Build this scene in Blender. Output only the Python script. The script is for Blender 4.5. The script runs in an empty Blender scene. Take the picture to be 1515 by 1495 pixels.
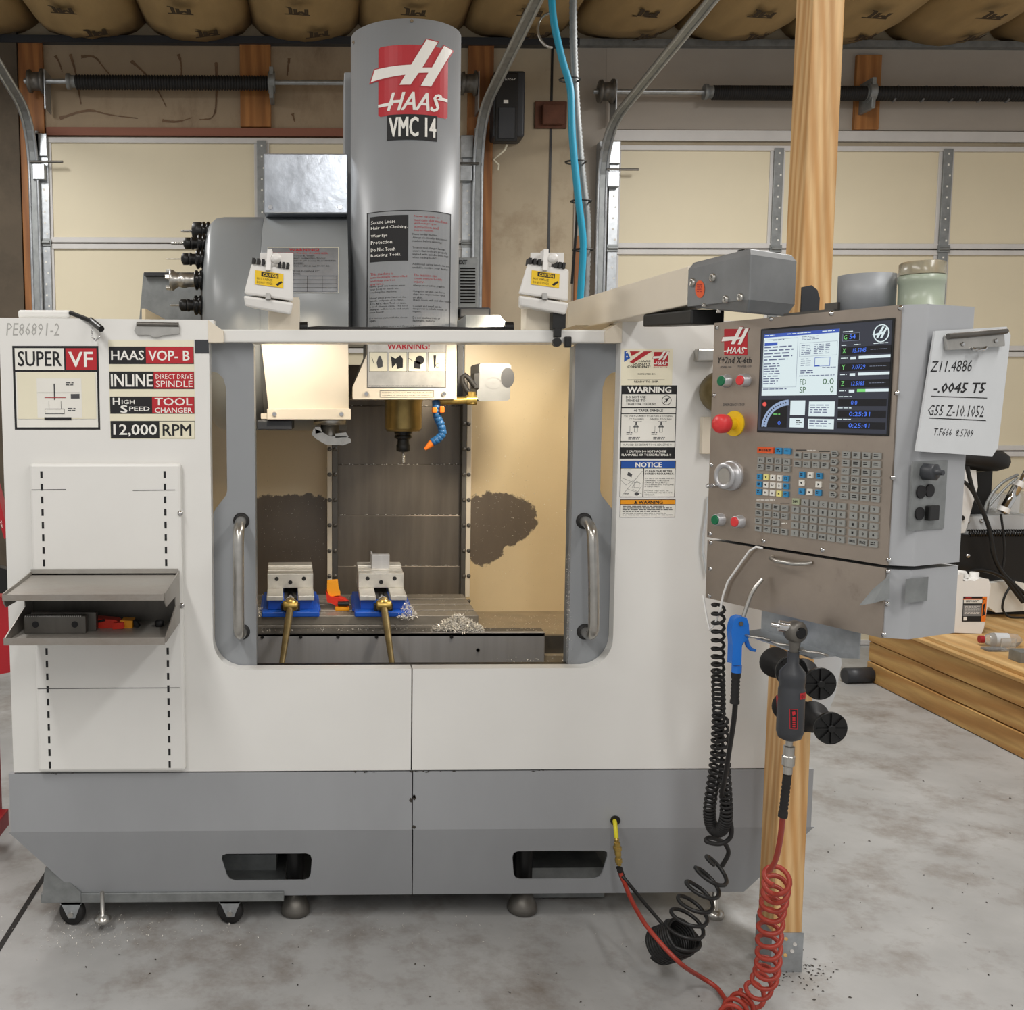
import bpy, bmesh, math, random
from mathutils import Vector, Matrix
random.seed(7)
S = bpy.context.scene
COL = S.collection
# ---------------------------------------------------------------- camera
FPX, CX, CY, CAMH = 1500., 508., 747.5, 1.5
PITCH, YAW = math.radians(5.6), math.radians(.9)
cam = bpy.data.cameras.new('camera'); camo = bpy.data.objects.new('camera', cam); COL.objects.link(camo)
cam.sensor_fit = 'HORIZONTAL'; cam.sensor_width = 36; cam.lens = FPX/1515*36
cam.shift_x = (757.5-CX)/1515; cam.clip_start = .05
camo.location = (0, 0, CAMH); camo.rotation_euler = (math.pi/2-PITCH, 0, -YAW)
S.camera = camo
# ---------------------------------------------------------------- world, lights, exposure
S.view_settings.view_transform = 'Standard'; S.view_settings.look = 'None'
S.view_settings.gamma = 1; S.view_settings.exposure = 0.08
w = bpy.data.worlds.new('world'); S.world = w; w.use_nodes = True
w.node_tree.nodes['Background'].inputs[0].default_value = (1, .99, .975, 1)
w.node_tree.nodes['Background'].inputs[1].default_value = .55
def area(name, loc, size, power, col=(1, .985, .965), rot=(0, 0, 0), sy=None):
    l = bpy.data.lights.new(name, 'AREA'); l.shape = 'RECTANGLE'; l.size = size; l.size_y = sy or size
    l.energy = power; l.color = col
    o = bpy.data.objects.new(name, l); COL.objects.link(o); o.location = loc; o.rotation_euler = rot
    return o
def spot(name, loc, target, power, col, size, blend, rad):
    l = bpy.data.lights.new(name, 'SPOT'); l.energy = power; l.color = col; l.spot_size = math.radians(size); l.spot_blend = blend; l.shadow_soft_size = rad
    o = bpy.data.objects.new(name, l); COL.objects.link(o); o.location = loc
    o.rotation_euler = (Vector(target)-Vector(loc)).to_track_quat('-Z', 'Y').to_euler(); return o
# shop ceiling tube fixtures (above and behind the camera, and over the machine)
area('ceiling_tube_light', (-1.2, .6, 3.42), .3, 50, sy=2.2)
area('ceiling_tube_light', (1.9, .6, 3.42), .3, 50, sy=2.2)
area('ceiling_tube_light', (-1.9, 4.2, 3.42), .3, 64, sy=1.8)
area('ceiling_tube_light', (2.3, 3.9, 3.42), .3, 72, sy=1.8)
area('ceiling_tube_light', (.3, -1.6, 3.42), .3, 60, sy=2.2)
# ---------------------------------------------------------------- photo geometry: pixel + known plane -> point
def ray(px, py):
    x = (px-CX)/FPX; y = -(py-CY)/FPX
    f = math.cos(PITCH)+y*math.sin(PITCH); u = y*math.cos(PITCH)-math.sin(PITCH)
    return Vector((x*math.cos(YAW)+f*math.sin(YAW), -x*math.sin(YAW)+f*math.cos(YAW), u))
def P(px, py, Y):
    r = ray(px, py); t = Y/r.y; return Vector((r.x*t, Y, CAMH+r.z*t))
def PZ(px, py, Z):
    r = ray(px, py); t = (Z-CAMH)/r.z; return Vector((r.x*t, r.y*t, Z))
def PP(px, py, o, n):
    r = ray(px, py); c = Vector((0, 0, CAMH)); t = (o-c).dot(n)/r.dot(n); return c+r*t
def X(px, Y, py=700): return P(px, py, Y).x
def Z(py, Y, px=600): return P(px, py, Y).z
# ---------------------------------------------------------------- materials
def lin(h):
    if not isinstance(h, str): return tuple(h)
    v = [int(h[i:i+2], 16)/255 for i in (0, 2, 4)]
    return tuple(c/12.92 if c <= .04045 else ((c+.055)/1.055)**2.4 for c in v)
MATS = {}
def new_mat(name):
    m = bpy.data.materials.new(name); m.use_nodes = True; MATS[name] = m
    nt = m.node_tree; return m, nt, nt.nodes['Principled BSDF']
def N(nt, t, **k):
    n = nt.nodes.new(t)
    for a, b in k.items():
        if a in n.inputs.keys(): n.inputs[a].default_value = b
        else: setattr(n, a, b)
    return n
def mixc(nt, fac, a, b):
    n = nt.nodes.new('ShaderNodeMix'); n.data_type = 'RGBA'
    for s, v in ((0, fac), (6, a), (7, b)):
        if hasattr(v, 'is_output'): nt.links.new(v, n.inputs[s])
        elif s == 0: n.inputs[s].default_value = v
        else: n.inputs[s].default_value = (*v[:3], 1)
    return n.outputs[2]
def ramp(nt, src, lo, hi):
    n = nt.nodes.new('ShaderNodeMapRange'); n.inputs[1].default_value = lo; n.inputs[2].default_value = hi
    nt.links.new(src, n.inputs[0]); return n.outputs[0]
def coords(nt, scale=(1, 1, 1)):
    t = nt.nodes.new('ShaderNodeTexCoord'); m = nt.nodes.new('ShaderNodeMapping')
    m.inputs['Scale'].default_value = scale; nt.links.new(t.outputs['Object'], m.inputs[0]); return m.outputs[0]
def noise(nt, scale, stretch=(1, 1, 1), detail=5, rough=.6):
    n = N(nt, 'ShaderNodeTexNoise', Scale=scale, Detail=detail, Roughness=rough)
    nt.links.new(coords(nt, stretch), n.inputs['Vector']); return n.outputs['Fac']
def mat(name, col, rough=.5, metal=0., var=.07, scale=6, stretch=(1, 1, 1), bump=0., dirt=None, dirt_amt=.5, spec=.5, trans=0., emit=0., ior=1.45, dscale=2.2):
    m, nt, b = new_mat(name); c = lin(col)
    if var or dirt:
        f = noise(nt, scale, stretch)
        col_o = mixc(nt, ramp(nt, f, .3, .7), [v*(1-var) for v in c], [min(1, v*(1+var)) for v in c])
        if dirt:
            d = noise(nt, dscale, stretch, 8, .72)
            col_o = mixc(nt, ramp(nt, d, .52+.2*(1-dirt_amt), .8), col_o, lin(dirt))
        nt.links.new(col_o, b.inputs['Base Color'])
        if bump:
            bn = N(nt, 'ShaderNodeBump', Strength=bump, Distance=.01); nt.links.new(f, bn.inputs['Height']); nt.links.new(bn.outputs[0], b.inputs['Normal'])
        rr = nt.nodes.new('ShaderNodeMapRange'); rr.inputs[3].default_value = max(.02, rough-.08); rr.inputs[4].default_value = min(1, rough+.08)
        nt.links.new(f, rr.inputs[0]); nt.links.new(rr.outputs[0], b.inputs['Roughness'])
    else:
        b.inputs['Base Color'].default_value = (*c, 1); b.inputs['Roughness'].default_value = rough
    b.inputs['Metallic'].default_value = metal; b.inputs['Specular IOR Level'].default_value = spec
    b.inputs['Transmission Weight'].default_value = trans; b.inputs['IOR'].default_value = ior
    if emit:
        b.inputs['Base Color'].default_value = (*[v*.15 for v in c], 1); b.inputs['Emission Color'].default_value = (*c, 1); b.inputs['Emission Strength'].default_value = emit
    return m
def wood(name, c1, c2, axis='Z', scale=9, rough=.6, dist=5.):
    m, nt, b = new_mat(name)
    st = {'Z': (1, 1, .08), 'X': (.08, 1, 1), 'Y': (1, .08, 1)}[axis]
    v = coords(nt, st)
    wv = N(nt, 'ShaderNodeTexWave', Scale=scale, Distortion=dist, Detail=3, **{'Detail Scale': 1.2}); wv.wave_type = 'BANDS'; wv.bands_direction = 'DIAGONAL'
    nt.links.new(v, wv.inputs['Vector'])
    n2 = noise(nt, 30, st); n3 = noise(nt, 2.5)
    a = mixc(nt, wv.outputs['Fac'], lin(c1), lin(c2)); a = mixc(nt, ramp(nt, n2, .35, .9), a, [x*.6 for x in lin(c2)])
    a = mixc(nt, ramp(nt, n3, .6, .9), a, [x*.7 for x in lin(c1)])
    nt.links.new(a, b.inputs['Base Color']); b.inputs['Roughness'].default_value = rough
    bn = N(nt, 'ShaderNodeBump', Strength=.15, Distance=.005); nt.links.new(n2, bn.inputs['Height']); nt.links.new(bn.outputs[0], b.inputs['Normal'])
    return m
mat('white_paint', 'e0dfdb', .38, var=.025, scale=3, dirt='b8b2a4', dirt_amt=.12)
mat('white_side', 'dcd2c0', .4, var=.03)
mat('grey_paint', '8d9093', .36, var=.035, scale=4, dirt='6d6d6c', dirt_amt=.2)
mat('grey_skirt', '989a9d', .42, var=.04, scale=5, dirt='66645f', dirt_amt=.3, stretch=(1, 1, .4))
mat('grey_drum', '8b8f91', .3, var=.02)
mat('grey_satin', 'aab0b8', .22, metal=.55, var=.12, scale=14, bump=.1)
mat('housing_grey', 'a0a2a5', .45, var=.06, scale=6, dirt='77787a', dirt_amt=.25)
mat('collar_grey', '8d9093', .5, metal=.2, var=.08, scale=30, stretch=(1, 1, .05))
mat('cast_grey', '7c7e7f', .5, metal=.3, var=.12, scale=12, dirt='5a5a5a', dirt_amt=.4)
mat('cream_door', 'd9cfb4', .55, var=.03, scale=2, dirt='b9ad92', dirt_amt=.1)
mat('white_rail', 'cbc9c6', .45, var=.05)
mat('galv', 'a9adb0', .38, metal=.75, var=.18, scale=30)
mat('galv_dull', '8b8e8e', .5, metal=.6, var=.2, scale=20)
mat('steel_dark', '67645f', .45, metal=.65, var=.25, scale=10, stretch=(1, 1, .3))
mat('steel', 'b5b3ae', .3, metal=.9, var=.15, scale=18)
mat('steel_bright', 'c9c6bf', .35, metal=.6, var=.12, scale=25)
mat('stainless', 'a89c90', .36, metal=.8, var=.12, scale=7, dirt='6e6257', dirt_amt=.5)
mat('chrome', 'c8c8c8', .12, metal=1, var=0)
mat('aluminium', 'b9b9bb', .32, metal=.6, var=.08, scale=30, stretch=(1, 1, .05))
mat('brass', 'b59a56', .3, metal=.85, var=.2, scale=30)
mat('handle_bronze', '7d6f4d', .42, metal=.7, var=.25, scale=25)
mat('black', '161616', .42, var=0); mat('black_rubber', '1c1b1b', .62, var=.2, scale=20)
mat('black_gloss', '101011', .22, var=0); mat('charcoal', '34363a', .42, var=.08)
mat('dark_void', '0d0c0b', .9, var=0)
mat('blue', '1450b4', .38, var=.08); mat('blue_gun', '1c6cc8', .35, var=.05); mat('blue_cable', '1893b4', .4, var=.06)
mat('blue_hose', '24598a', .4, var=.1); mat('orange', 'e87822', .4, var=.05); mat('orange_y', 'f0a020', .42, var=.06)
mat('red', 'b3202a', .42, var=.05); mat('red_bright', 'd8331f', .38, var=.05); mat('red_hose', '9c3628', .4, var=.1)
mat('yellow', 'e8c020', .42, var=.05); mat('yellow_hose', 'd8cc2c', .4, var=.06)
mat('deep_red', '9c2026', .5, var=.1)
mat('white_plastic', 'e6e5e2', .38, var=.02); mat('lamp_white', 'dedcd8', .4, var=.03)
mat('bluegrey_paper', 'c6c9cb', .55, var=.05); mat('label_cream', 'e4dec6', .6, var=.04); mat('label_white', 'e4e2da', .5, var=.03)
mat('ink', '18181a', .6, var=0); mat('ink_soft', '4a4a4c', .6, var=0); mat('ink_red', 'a8242c', .55, var=0); mat('ink_blue', '1d4fa0', .55, var=0)
mat('ink_amber', 'eb9a18', .5, var=0); mat('ink_white', 'ebe9e3', .5, var=0); mat('ink_grey', '77787a', .6, var=0)
mat('kraft_print', '3d3020', .7, var=0); mat('pencil', 'a9a8a4', .6, var=0)
mat('kraft', 'a58b60', .75, var=.16, scale=5, stretch=(1, .3, 1), bump=.4, dirt='5d4a30', dirt_amt=.35)
mat('plywood', '9d8b73', .8, var=.14, scale=2.2, stretch=(1, 1, .5), dirt='6b5642', dirt_amt=1.0)
mat('wall_tan', 'b3a58d', .8, var=.1, scale=2.5, dirt='8d7a62', dirt_amt=.9)
mat('wall_grey', 'a59d93', .75, var=.07, scale=3, stretch=(.5, 1, 1), dirt='857b70', dirt_amt=.3)
mat('conc_wall', '574d40', .85, var=.2, scale=3, dirt='3d362d', dirt_amt=1.1)
mat('conc_floor', 'a3a3a2', .48, var=.13, scale=3.5, bump=.05, dirt='70655a', dirt_amt=1.2, dscale=4.2)
mat('rust', '6b4636', .75, metal=.2, var=.25, scale=14, bump=.3)
mat('glue', '6e543c', .6, var=.3, scale=20)
mat('speck', '3a352f', .7, var=.3, scale=30)
mat('redwood', '8a5a48', .7, var=.15, scale=6, stretch=(.1, 1, 1))
wood('pine', 'e2bd88', 'c7965c', 'Z', 22, dist=4); wood('pine_x', 'cfa869', 'b5854a', 'X', 10); wood('pine_y', 'cfa869', 'b5854a', 'Y', 9)
wood('jamb_wood', 'a96f38', '8a5527', 'Z', 10); wood('block_wood', 'b3793f', '96602c', 'Z', 8); wood('plyboard', 'd9b67e', 'c59a5e', 'Y', 5)
mat('glass', 'e9e4d8', .08, var=0, trans=.92, spec=.4, ior=1.1)
mat('clear_plastic', 'e8e8e6', .12, var=0, trans=.8, spec=.5, ior=1.3)
mat('beacon', '98a190', .3, var=.05); mat('beacon_top', 'b7b09a', .2, var=.1, trans=.6)
mat('key_grey', '8f908c', .45, var=.04); mat('key_blue', '3186b8', .45, var=.03); mat('key_white', 'dcdad2', .45, var=.03)
mat('key_yellow', 'e6dc8c', .45, var=.03); mat('key_green', 'a3ab8c', .45, var=.03); mat('key_red', 'dc5a2c', .45, var=.03)
mat('green_button', '0f6a44', .35, var=0); mat('red_button', 'd63a3c', .35, var=0)
for n_, c_, e_ in (('scr_bg', '3c3f4b', .6), ('scr_white', 'dcebee', .8), ('scr_blue', '3c5ab4', .8), ('scr_dark', '17171c', .5), ('scr_digit', '4a78ee', .9), ('scr_green', '7fdc7a', .8), ('scr_line', '8a93a8', .7), ('scr_text', '6a7396', .6), ('scr_dgreen', '3a6a3c', .6), ('scr_red', 'e85a50', .8), ('scr_arc', '9fb4d6', .7)):
    mat(n_, c_, .35, var=0, emit=e_)
mat('lamp_lens', 'fff0d2', .3, var=0, emit=3.0)
mat('swarf', 'e4e0d8', .35, metal=.3, var=.25, scale=60)
def stain(name, base, dark, shape, rough=.4, edge=.05, metal=0.):
    """painted sheet with a wet coolant stain: shape = list of (cx, cz, rx, rz) ellipses in object space"""
    m, nt, b = new_mat(name)
    t = nt.nodes.new('ShaderNodeTexCoord'); sp = nt.nodes.new('ShaderNodeSeparateXYZ'); nt.links.new(t.outputs['Object'], sp.inputs[0])
    n1 = noise(nt, 40, (1, 1, 1), 6, .7); n2 = noise(nt, 5, (1, 1, 1), 3)
    def M(op, a, b_=None):
        q = N(nt, 'ShaderNodeMath', operation=op)
        for i, v in enumerate((a, b_)):
            if v is None: continue
            if hasattr(v, 'is_output'): nt.links.new(v, q.inputs[i])
            else: q.inputs[i].default_value = v
        return q.outputs[0]
    tot = None
    for cx, cz, rx, rz, pw in shape:
        ax = M('POWER', M('ABSOLUTE', M('DIVIDE', M('SUBTRACT', sp.outputs[0], cx), rx)), pw)
        az = M('POWER', M('ABSOLUTE', M('DIVIDE', M('SUBTRACT', sp.outputs[2], cz), rz)), pw)
        d = M('SUBTRACT', 1., M('ADD', ax, az)); tot = d if tot is None else M('MAXIMUM', tot, d)
    tot = M('ADD', tot, M('MULTIPLY', M('SUBTRACT', n1, .5), 1.1)); tot = M('ADD', tot, M('MULTIPLY', M('SUBTRACT', n2, .5), .8))
    f = ramp(nt, tot, -edge, edge)
    sp2 = ramp(nt, noise(nt, 160, (1, 1, 1), 2), .68, .72)
    bc = mixc(nt, ramp(nt, noise(nt, 3), .3, .8), lin(base), [v*.9 for v in lin(base)])
    dk = mixc(nt, ramp(nt, noise(nt, 9, (1, 1, .2)), .3, .8), lin(dark), [v*.72 for v in lin(dark)])
    o = mixc(nt, f, bc, dk); o = mixc(nt, M('MULTIPLY', sp2, .5), o, lin('a89a80'))
    nt.links.new(o, b.inputs['Base Color']); b.inputs['Roughness'].default_value = rough; b.inputs['Metallic'].default_value = metal
    return m
# ---------------------------------------------------------------- mesh builder
class MB:
    def __init__(s): s.v = []; s.f = []; s.m = []; s.s = []
    def add(s, vs, fs, m=0, smooth=False, M=None):
        o = len(s.v); s.v += [(M @ Vector(p)) if M else Vector(p) for p in vs]
        for f in fs: s.f.append(tuple(i+o for i in f)); s.m.append(m); s.s.append(smooth)
        return s
    def box(s, a, b, m=0, M=None):
        x0, y0, z0 = [min(p, q) for p, q in zip(a, b)]; x1, y1, z1 = [max(p, q) for p, q in zip(a, b)]
        return s.add([(x0, y0, z0), (x1, y0, z0), (x1, y1, z0), (x0, y1, z0), (x0, y0, z1), (x1, y0, z1), (x1, y1, z1), (x0, y1, z1)],
              [(0, 3, 2, 1), (4, 5, 6, 7), (0, 1, 5, 4), (1, 2, 6, 5), (2, 3, 7, 6), (3, 0, 4, 7)], m, M=M)
    def hexa(s, front, back, m=0):
        """front/back: 4 points each, same order"""
        return s.add(list(front)+list(back), [(0, 1, 2, 3), (7, 6, 5, 4), (0, 4, 5, 1), (1, 5, 6, 2), (2, 6, 7, 3), (3, 7, 4, 0)], m)
    def prism(s, poly, d, m=0, M=None, smooth=False):
        """poly: 3d points, extruded by vector d"""
        n = len(poly); d = Vector(d); vs = [Vector(p) for p in poly]; vs += [p+d for p in vs]
        fs = [tuple(range(n)), tuple(range(2*n-1, n-1, -1))]
        s.add(vs, fs, m, False, M); s.add(vs, [(i, i+n, (i+1) % n+n, (i+1) % n) for i in range(n)], m, smooth, M); return s
    def tube(s, pts, r, n=8, m=0, cap=True, M=None, smooth=True, closed=False):
        pts = [Vector(p) for p in pts]; K = len(pts); rr = r if isinstance(r, (list, tuple)) else [r]*K
        vs = []; up = None
        for i, p in enumerate(pts):
            if closed: t = pts[(i+1) % K]-pts[i-1]
            else: t = pts[min(i+1, K-1)]-pts[max(i-1, 0)]
            if t.length < 1e-9: t = Vector((0, 0, 1))
            t.normalize()
            if up is None:
                up = Vector((0, 0, 1)) if abs(t.z) < .9 else Vector((1, 0, 0))
            a = up-t*up.dot(t)
            if a.length < 1e-6: a = t.orthogonal()
            a.normalize(); up = a; b = t.cross(a)
            for k in range(n):
                th = 2*math.pi*k/n; vs.append(p+(a*math.cos(th)+b*math.sin(th))*rr[i])
        fs = []
        for i in range(K if closed else K-1):
            j = (i+1) % K
            for k in range(n): fs.append((i*n+k, i*n+(k+1) % n, j*n+(k+1) % n, j*n+k))
        if cap and not closed: s.add(vs, fs, m, smooth, M); s.add(vs, [tuple(range(n-1, -1, -1)), tuple(range((K-1)*n, K*n))], m, False, M)
        else: s.add(vs, fs, m, smooth, M)
        return s
    def lathe(s, prof, o, ax, n=20, m=0, smooth=True, M=None):
        """prof: (radius, distance along ax) list"""
        o = Vector(o); ax = Vector(ax).normalized(); a = ax.orthogonal().normalized(); b = ax.cross(a)
        if abs(ax.z) > .9: a = Vector((1, 0, 0)); b = ax.cross(a)
        vs = []; fs = []; K = len(prof)
        for r, h in prof:
            for k in range(n):
                th = 2*math.pi*(k+.5)/n; vs.append(o+ax*h+(a*math.cos(th)+b*math.sin(th))*max(r, 1e-5))
        for i in range(K-1):
            for k in range(n): fs.append((i*n+k, i*n+(k+1) % n, (i+1)*n+(k+1) % n, (i+1)*n+k))
        s.add(vs, fs, m, smooth, M); s.add(vs, [tuple(range(n-1, -1, -1)), tuple(range((K-1)*n, K*n))], m, False, M); return s
    def cyl(s, a, b, r, n=16, m=0, M=None):
        a = Vector(a); b = Vector(b); L = (b-a).length; return s.lathe([(r, 0), (r, L)], a, b-a, n, m, True, M)
MW = {}
def setm(o, parent, M):
    o.parent = parent
    MW[o.name] = M
    L = (MW[parent.name].inverted() @ M) if parent else M
    o.location = L.to_translation(); o.rotation_euler = L.to_euler()
def build(name, mb, mats, parent=None, bev=0., kind=None, label=None, cat=None, group=None, frame=None, seg=2, org=None, recalc=True):
    """link the collected shapes as one mesh; vertices are in world space (or in frame if given)"""
    me = bpy.data.meshes.new(name)
    vs = mb.v
    if frame is not None: vs = [frame @ v for v in vs]
    lo = Vector([min(v[i] for v in vs) for i in range(3)]); hi = Vector([max(v[i] for v in vs) for i in range(3)])
    c = Vector(org) if org is not None else ((lo+hi)/2 if parent else Vector(((lo.x+hi.x)/2, (lo.y+hi.y)/2, lo.z)))
    me.from_pydata([v-c for v in vs], [], mb.f)
    for q in (mats if isinstance(mats, (list, tuple)) else [mats]): me.materials.append(MATS[q] if isinstance(q, str) else q)
    me.polygons.foreach_set('material_index', mb.m); me.polygons.foreach_set('use_smooth', mb.s)
    if recalc:
        bm = bmesh.new(); bm.from_mesh(me); bmesh.ops.recalc_face_normals(bm, faces=bm.faces[:]); bm.to_mesh(me); bm.free()
    me.update()
    o = bpy.data.objects.new(name, me); COL.objects.link(o)
    setm(o, parent, Matrix.Translation(c))
    if bev:
        b = o.modifiers.new('bevel', 'BEVEL'); b.width = bev; b.segments = seg; b.limit_method = 'ANGLE'; b.angle_limit = math.radians(40)
    tag(o, label, cat, group, kind); return o
def tag(o, label=None, cat=None, group=None, kind=None):
    for k, v in (('label', label), ('category', cat), ('group', group), ('kind', kind)):
        if v: o[k] = v
    return o
def thing(name, loc, label, cat, group=None, kind=None):
    o = bpy.data.objects.new(name, None); COL.objects.link(o); o.empty_display_size = .1
    setm(o, None, Matrix.Translation(Vector(loc))); return tag(o, label, cat, group, kind)
def copy_tree(o, parent=None, M=None):
    """M: world transform applied to the whole copied tree"""
    c = o.copy(); COL.objects.link(c)
    setm(c, parent, (M or Matrix()) @ MW[o.name])
    for ch in [q for q in o.children]: copy_tree(ch, c, M)
    return c
# text -> flat triangles in a unit box (cached)
_T = {}
def text_tris(body, shear=0., bold=0.):
    k = (body, shear, bold)
    if k not in _T:
        c = bpy.data.curves.new('t', 'FONT'); c.body = body; c.shear = shear; c.offset = bold; c.resolution_u = 2 if len(body) < 9 else 1
        o = bpy.data.objects.new('t', c); me = o.to_mesh()
        vs = [(v.co.x, v.co.y) for v in me.vertices]; fs = [tuple(p.vertices) for p in me.polygons]; o.to_mesh_clear()
        bpy.data.objects.remove(o); bpy.data.curves.remove(c)
        x0 = min(v[0] for v in vs); x1 = max(v[0] for v in vs); y0 = min(v[1] for v in vs); y1 = max(v[1] for v in vs)
        _T[k] = ([((x-x0)/max(1e-6, x1-x0), (y-y0)/max(1e-6, y1-y0)) for x, y in vs], fs)
    return _T[k]
class Decal:
    """flat print: shapes given in photo pixels, laid on a surface through mp(px, py, height)"""
    def __init__(s, mp, lift=.0004, cut=None): s.mp = mp; s.mb = MB(); s.mats = []; s.lift = lift; s.cut = cut
    def mi(s, m):
        if m not in s.mats: s.mats.append(m)
        return s.mats.index(m)
    def tris(s, vs, fs, m, layer):
        if s.cut:
            bm = bmesh.new(); q = [bm.verts.new((x, y, 0)) for x, y in vs]
            for f in fs:
                try: bm.faces.new([q[i] for i in f])
                except ValueError: pass
            x0 = min(v[0] for v in vs); x1 = max(v[0] for v in vs); y0 = min(v[1] for v in vs); y1 = max(v[1] for v in vs)
            ax = 0 if s.cut[0] == 'x' else 1; a, b = ((x0, x1), (y0, y1))[ax]; p = math.floor(a/s.cut[1])*s.cut[1]
            while p < b:
                co = [0, 0, 0]; no = [0, 0, 0]; co[ax] = p; no[ax] = 1
                bmesh.ops.bisect_plane(bm, geom=bm.verts[:]+bm.edges[:]+bm.faces[:], plane_co=co, plane_no=no); p += s.cut[1]
            bm.verts.index_update(); vs = [(v.co.x, v.co.y) for v in bm.verts]; fs = [tuple(v.index for v in f.verts) for f in bm.faces]; bm.free()
        s.mb.add([s.mp(x, y, s.lift*layer) for x, y in vs], fs, s.mi(m)); return s
    def rect(s, x0, y0, x1, y1, m, layer=1): return s.tris([(x0, y0), (x1, y0), (x1, y1), (x0, y1)], [(0, 1, 2, 3)], m, layer)
    def poly(s, pts, m, layer=1): return s.tris(pts, [tuple(range(len(pts)))], m, layer)
    def frame(s, x0, y0, x1, y1, t, m, layer=1):
        s.rect(x0, y0, x1, y0+t, m, layer); s.rect(x0, y1-t, x1, y1, m, layer); s.rect(x0, y0+t, x0+t, y1-t, m, layer); return s.rect(x1-t, y0+t, x1, y1-t, m, layer)
    def text(s, body, x0, y0, x1, y1, m, layer=2, shear=0., bold=0.0):
        v, f = text_tris(body, shear, 0.)
        o = abs(y1-y0)*bold*1.1 if bold > .012 else 0
        for i, (dx, dy) in enumerate(((-o, -o*.5), (o, -o*.5), (-o, o*.5), (o, o*.5)) if o else ((0, 0),)):
            s.tris([(x0+a*(x1-x0)+dx, y1-b*(y1-y0)+dy) for a, b in v], f, m, layer+.2*i)
        return s
    def circ(s, cx, cy, r, m, layer=1, ry=None, n=20): return s.poly([(cx+r*math.cos(2*math.pi*k/n), cy+(ry or r)*math.sin(2*math.pi*k/n)) for k in range(n)], m, layer)
    def ring(s, cx, cy, r, t, m, layer=2, ry=None, n=20):
        ry = ry or r; vs = []
        for k in range(n):
            a = 2*math.pi*k/n; vs += [(cx+r*math.cos(a), cy+ry*math.sin(a)), (cx+(r-t)*math.cos(a), cy+(ry-t)*math.sin(a))]
        return s.tris(vs, [(2*k, 2*((k+1) % n), 2*((k+1) % n)+1, 2*k+1) for k in range(n)], m, layer)
    def line(s, x0, y0, x1, y1, t, m, layer=2):
        d = Vector((x1-x0, y1-y0)).normalized(); n = Vector((-d.y, d.x))*t/2
        return s.poly([(x0+n.x, y0+n.y), (x1+n.x, y1+n.y), (x1-n.x, y1-n.y), (x0-n.x, y0-n.y)], m, layer)
    def greek(s, x0, y0, x1, y1, rows, m, layer=2, fill=.5, seed=1):
        """lines of print too small to read: broken dashes"""
        rd = random.Random(seed); h = (y1-y0)/rows
        for r in range(rows):
            x = x0; end = x1-(x1-x0)*rd.uniform(0, .3)
            while x < end:
                wd = min(h*rd.uniform(.8, 2.6), end-x); s.rect(x, y0+h*r, x+wd, y0+h*r+h*fill, m, layer); x += wd+h*.45
        return s
    def build(s, name, parent, label=None): return build(name, s.mb, s.mats, parent, label=label, recalc=False)
def flat_map(cx, cy, Y):
    """affine map of photo pixels on the plane y=Y around pixel (cx, cy)"""
    c = P(cx, cy, Y); sx = (P(cx+10, cy, Y).x-c.x)/10; sz = (c.z-P(cx, cy+10, Y).z)/10
    return lambda px, py, h: Vector((c.x+(px-cx)*sx, Y-h, c.z-(py-cy)*sz))
def logo(d, x0, y0, x1, y1, L=1, back=True):
    """red square with the slanted white H and the lettering under it"""
    f = lambda pts: [(x0+(x1-x0)*a/300, y0+(y1-y0)*b/317) for a, b in pts]
    if back: d.poly(f([(8, 0), (292, 0), (300, 8), (300, 309), (292, 317), (8, 317), (0, 309), (0, 8)]), 'red', L)
    d.poly(f([(200, -32), (256, -27), (192, 96), (222, 92), (276, -18), (328, -8), (226, 190), (170, 190), (205, 128), (172, 134), (138, 186), (80, 186), (104, 142), (-38, 158), (-18, 94), (132, 86)]), 'ink_red', L+1)
    d.poly(f([(202, -27), (250, -22), (184, 102), (225, 97), (279, -13), (320, -5), (222, 184), (178, 184), (210, 122), (168, 127), (134, 181), (88, 181), (112, 136), (-30, 151), (-14, 99), (136, 91)]), 'ink_white', L+2)
    a = f([(38, 296), (270, 214)]); d.text('HAAS', a[0][0], a[1][1], a[1][0], a[0][1], 'ink_white', L+2, .35, .02)
    d.poly(f([(0, 262), (66, 256), (60, 272), (0, 275)]), 'ink_white', L+2); d.poly(f([(262, 224), (298, 226), (298, 240), (250, 240)]), 'ink_white', L+2)
# ================================================================ the room
YWALL = 6.25
mb = MB().box((-5, -3, -.1), (6.5, YWALL+.4, 0)); build('floor', mb, 'conc_floor', kind='structure')
fl = bpy.data.objects['floor']
a, b = PZ(0, 1402, 0), PZ(74, 1284, 0); d = (b-a)*1.5
mb = MB().prism([a-d*.3+Vector((-.008, 0, 0)), a-d*.3+Vector((.008, 0, 0)), a+d+Vector((.008, 0, 0)), a+d+Vector((-.008, 0, 0))], (0, 0, .0012)); build('expansion_joint', mb, 'black_rubber', fl)
wl = build('wall_back', MB().box((-5, YWALL, 0), (6.5, YWALL+.3, 4.2)), 'wall_tan', kind='structure')
def wrect(name, x0, y0, x1, y1, m, t=.012, parent=wl, Y=YWALL, bev=0, kind=None):
    """flat piece on the back wall, given by photo pixels"""
    A = P(x0, y0, Y); B = P(x1, y1, Y); A.x = X(x0, Y, 250); B.x = X(x1, Y, 250); return build(name, MB().box((A.x, Y-t, A.z), (B.x, Y, B.z)), m, parent, bev=bev, kind=kind)
mp = lambda px, py, h: P(px, py, YWALL-.014-h)
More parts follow.
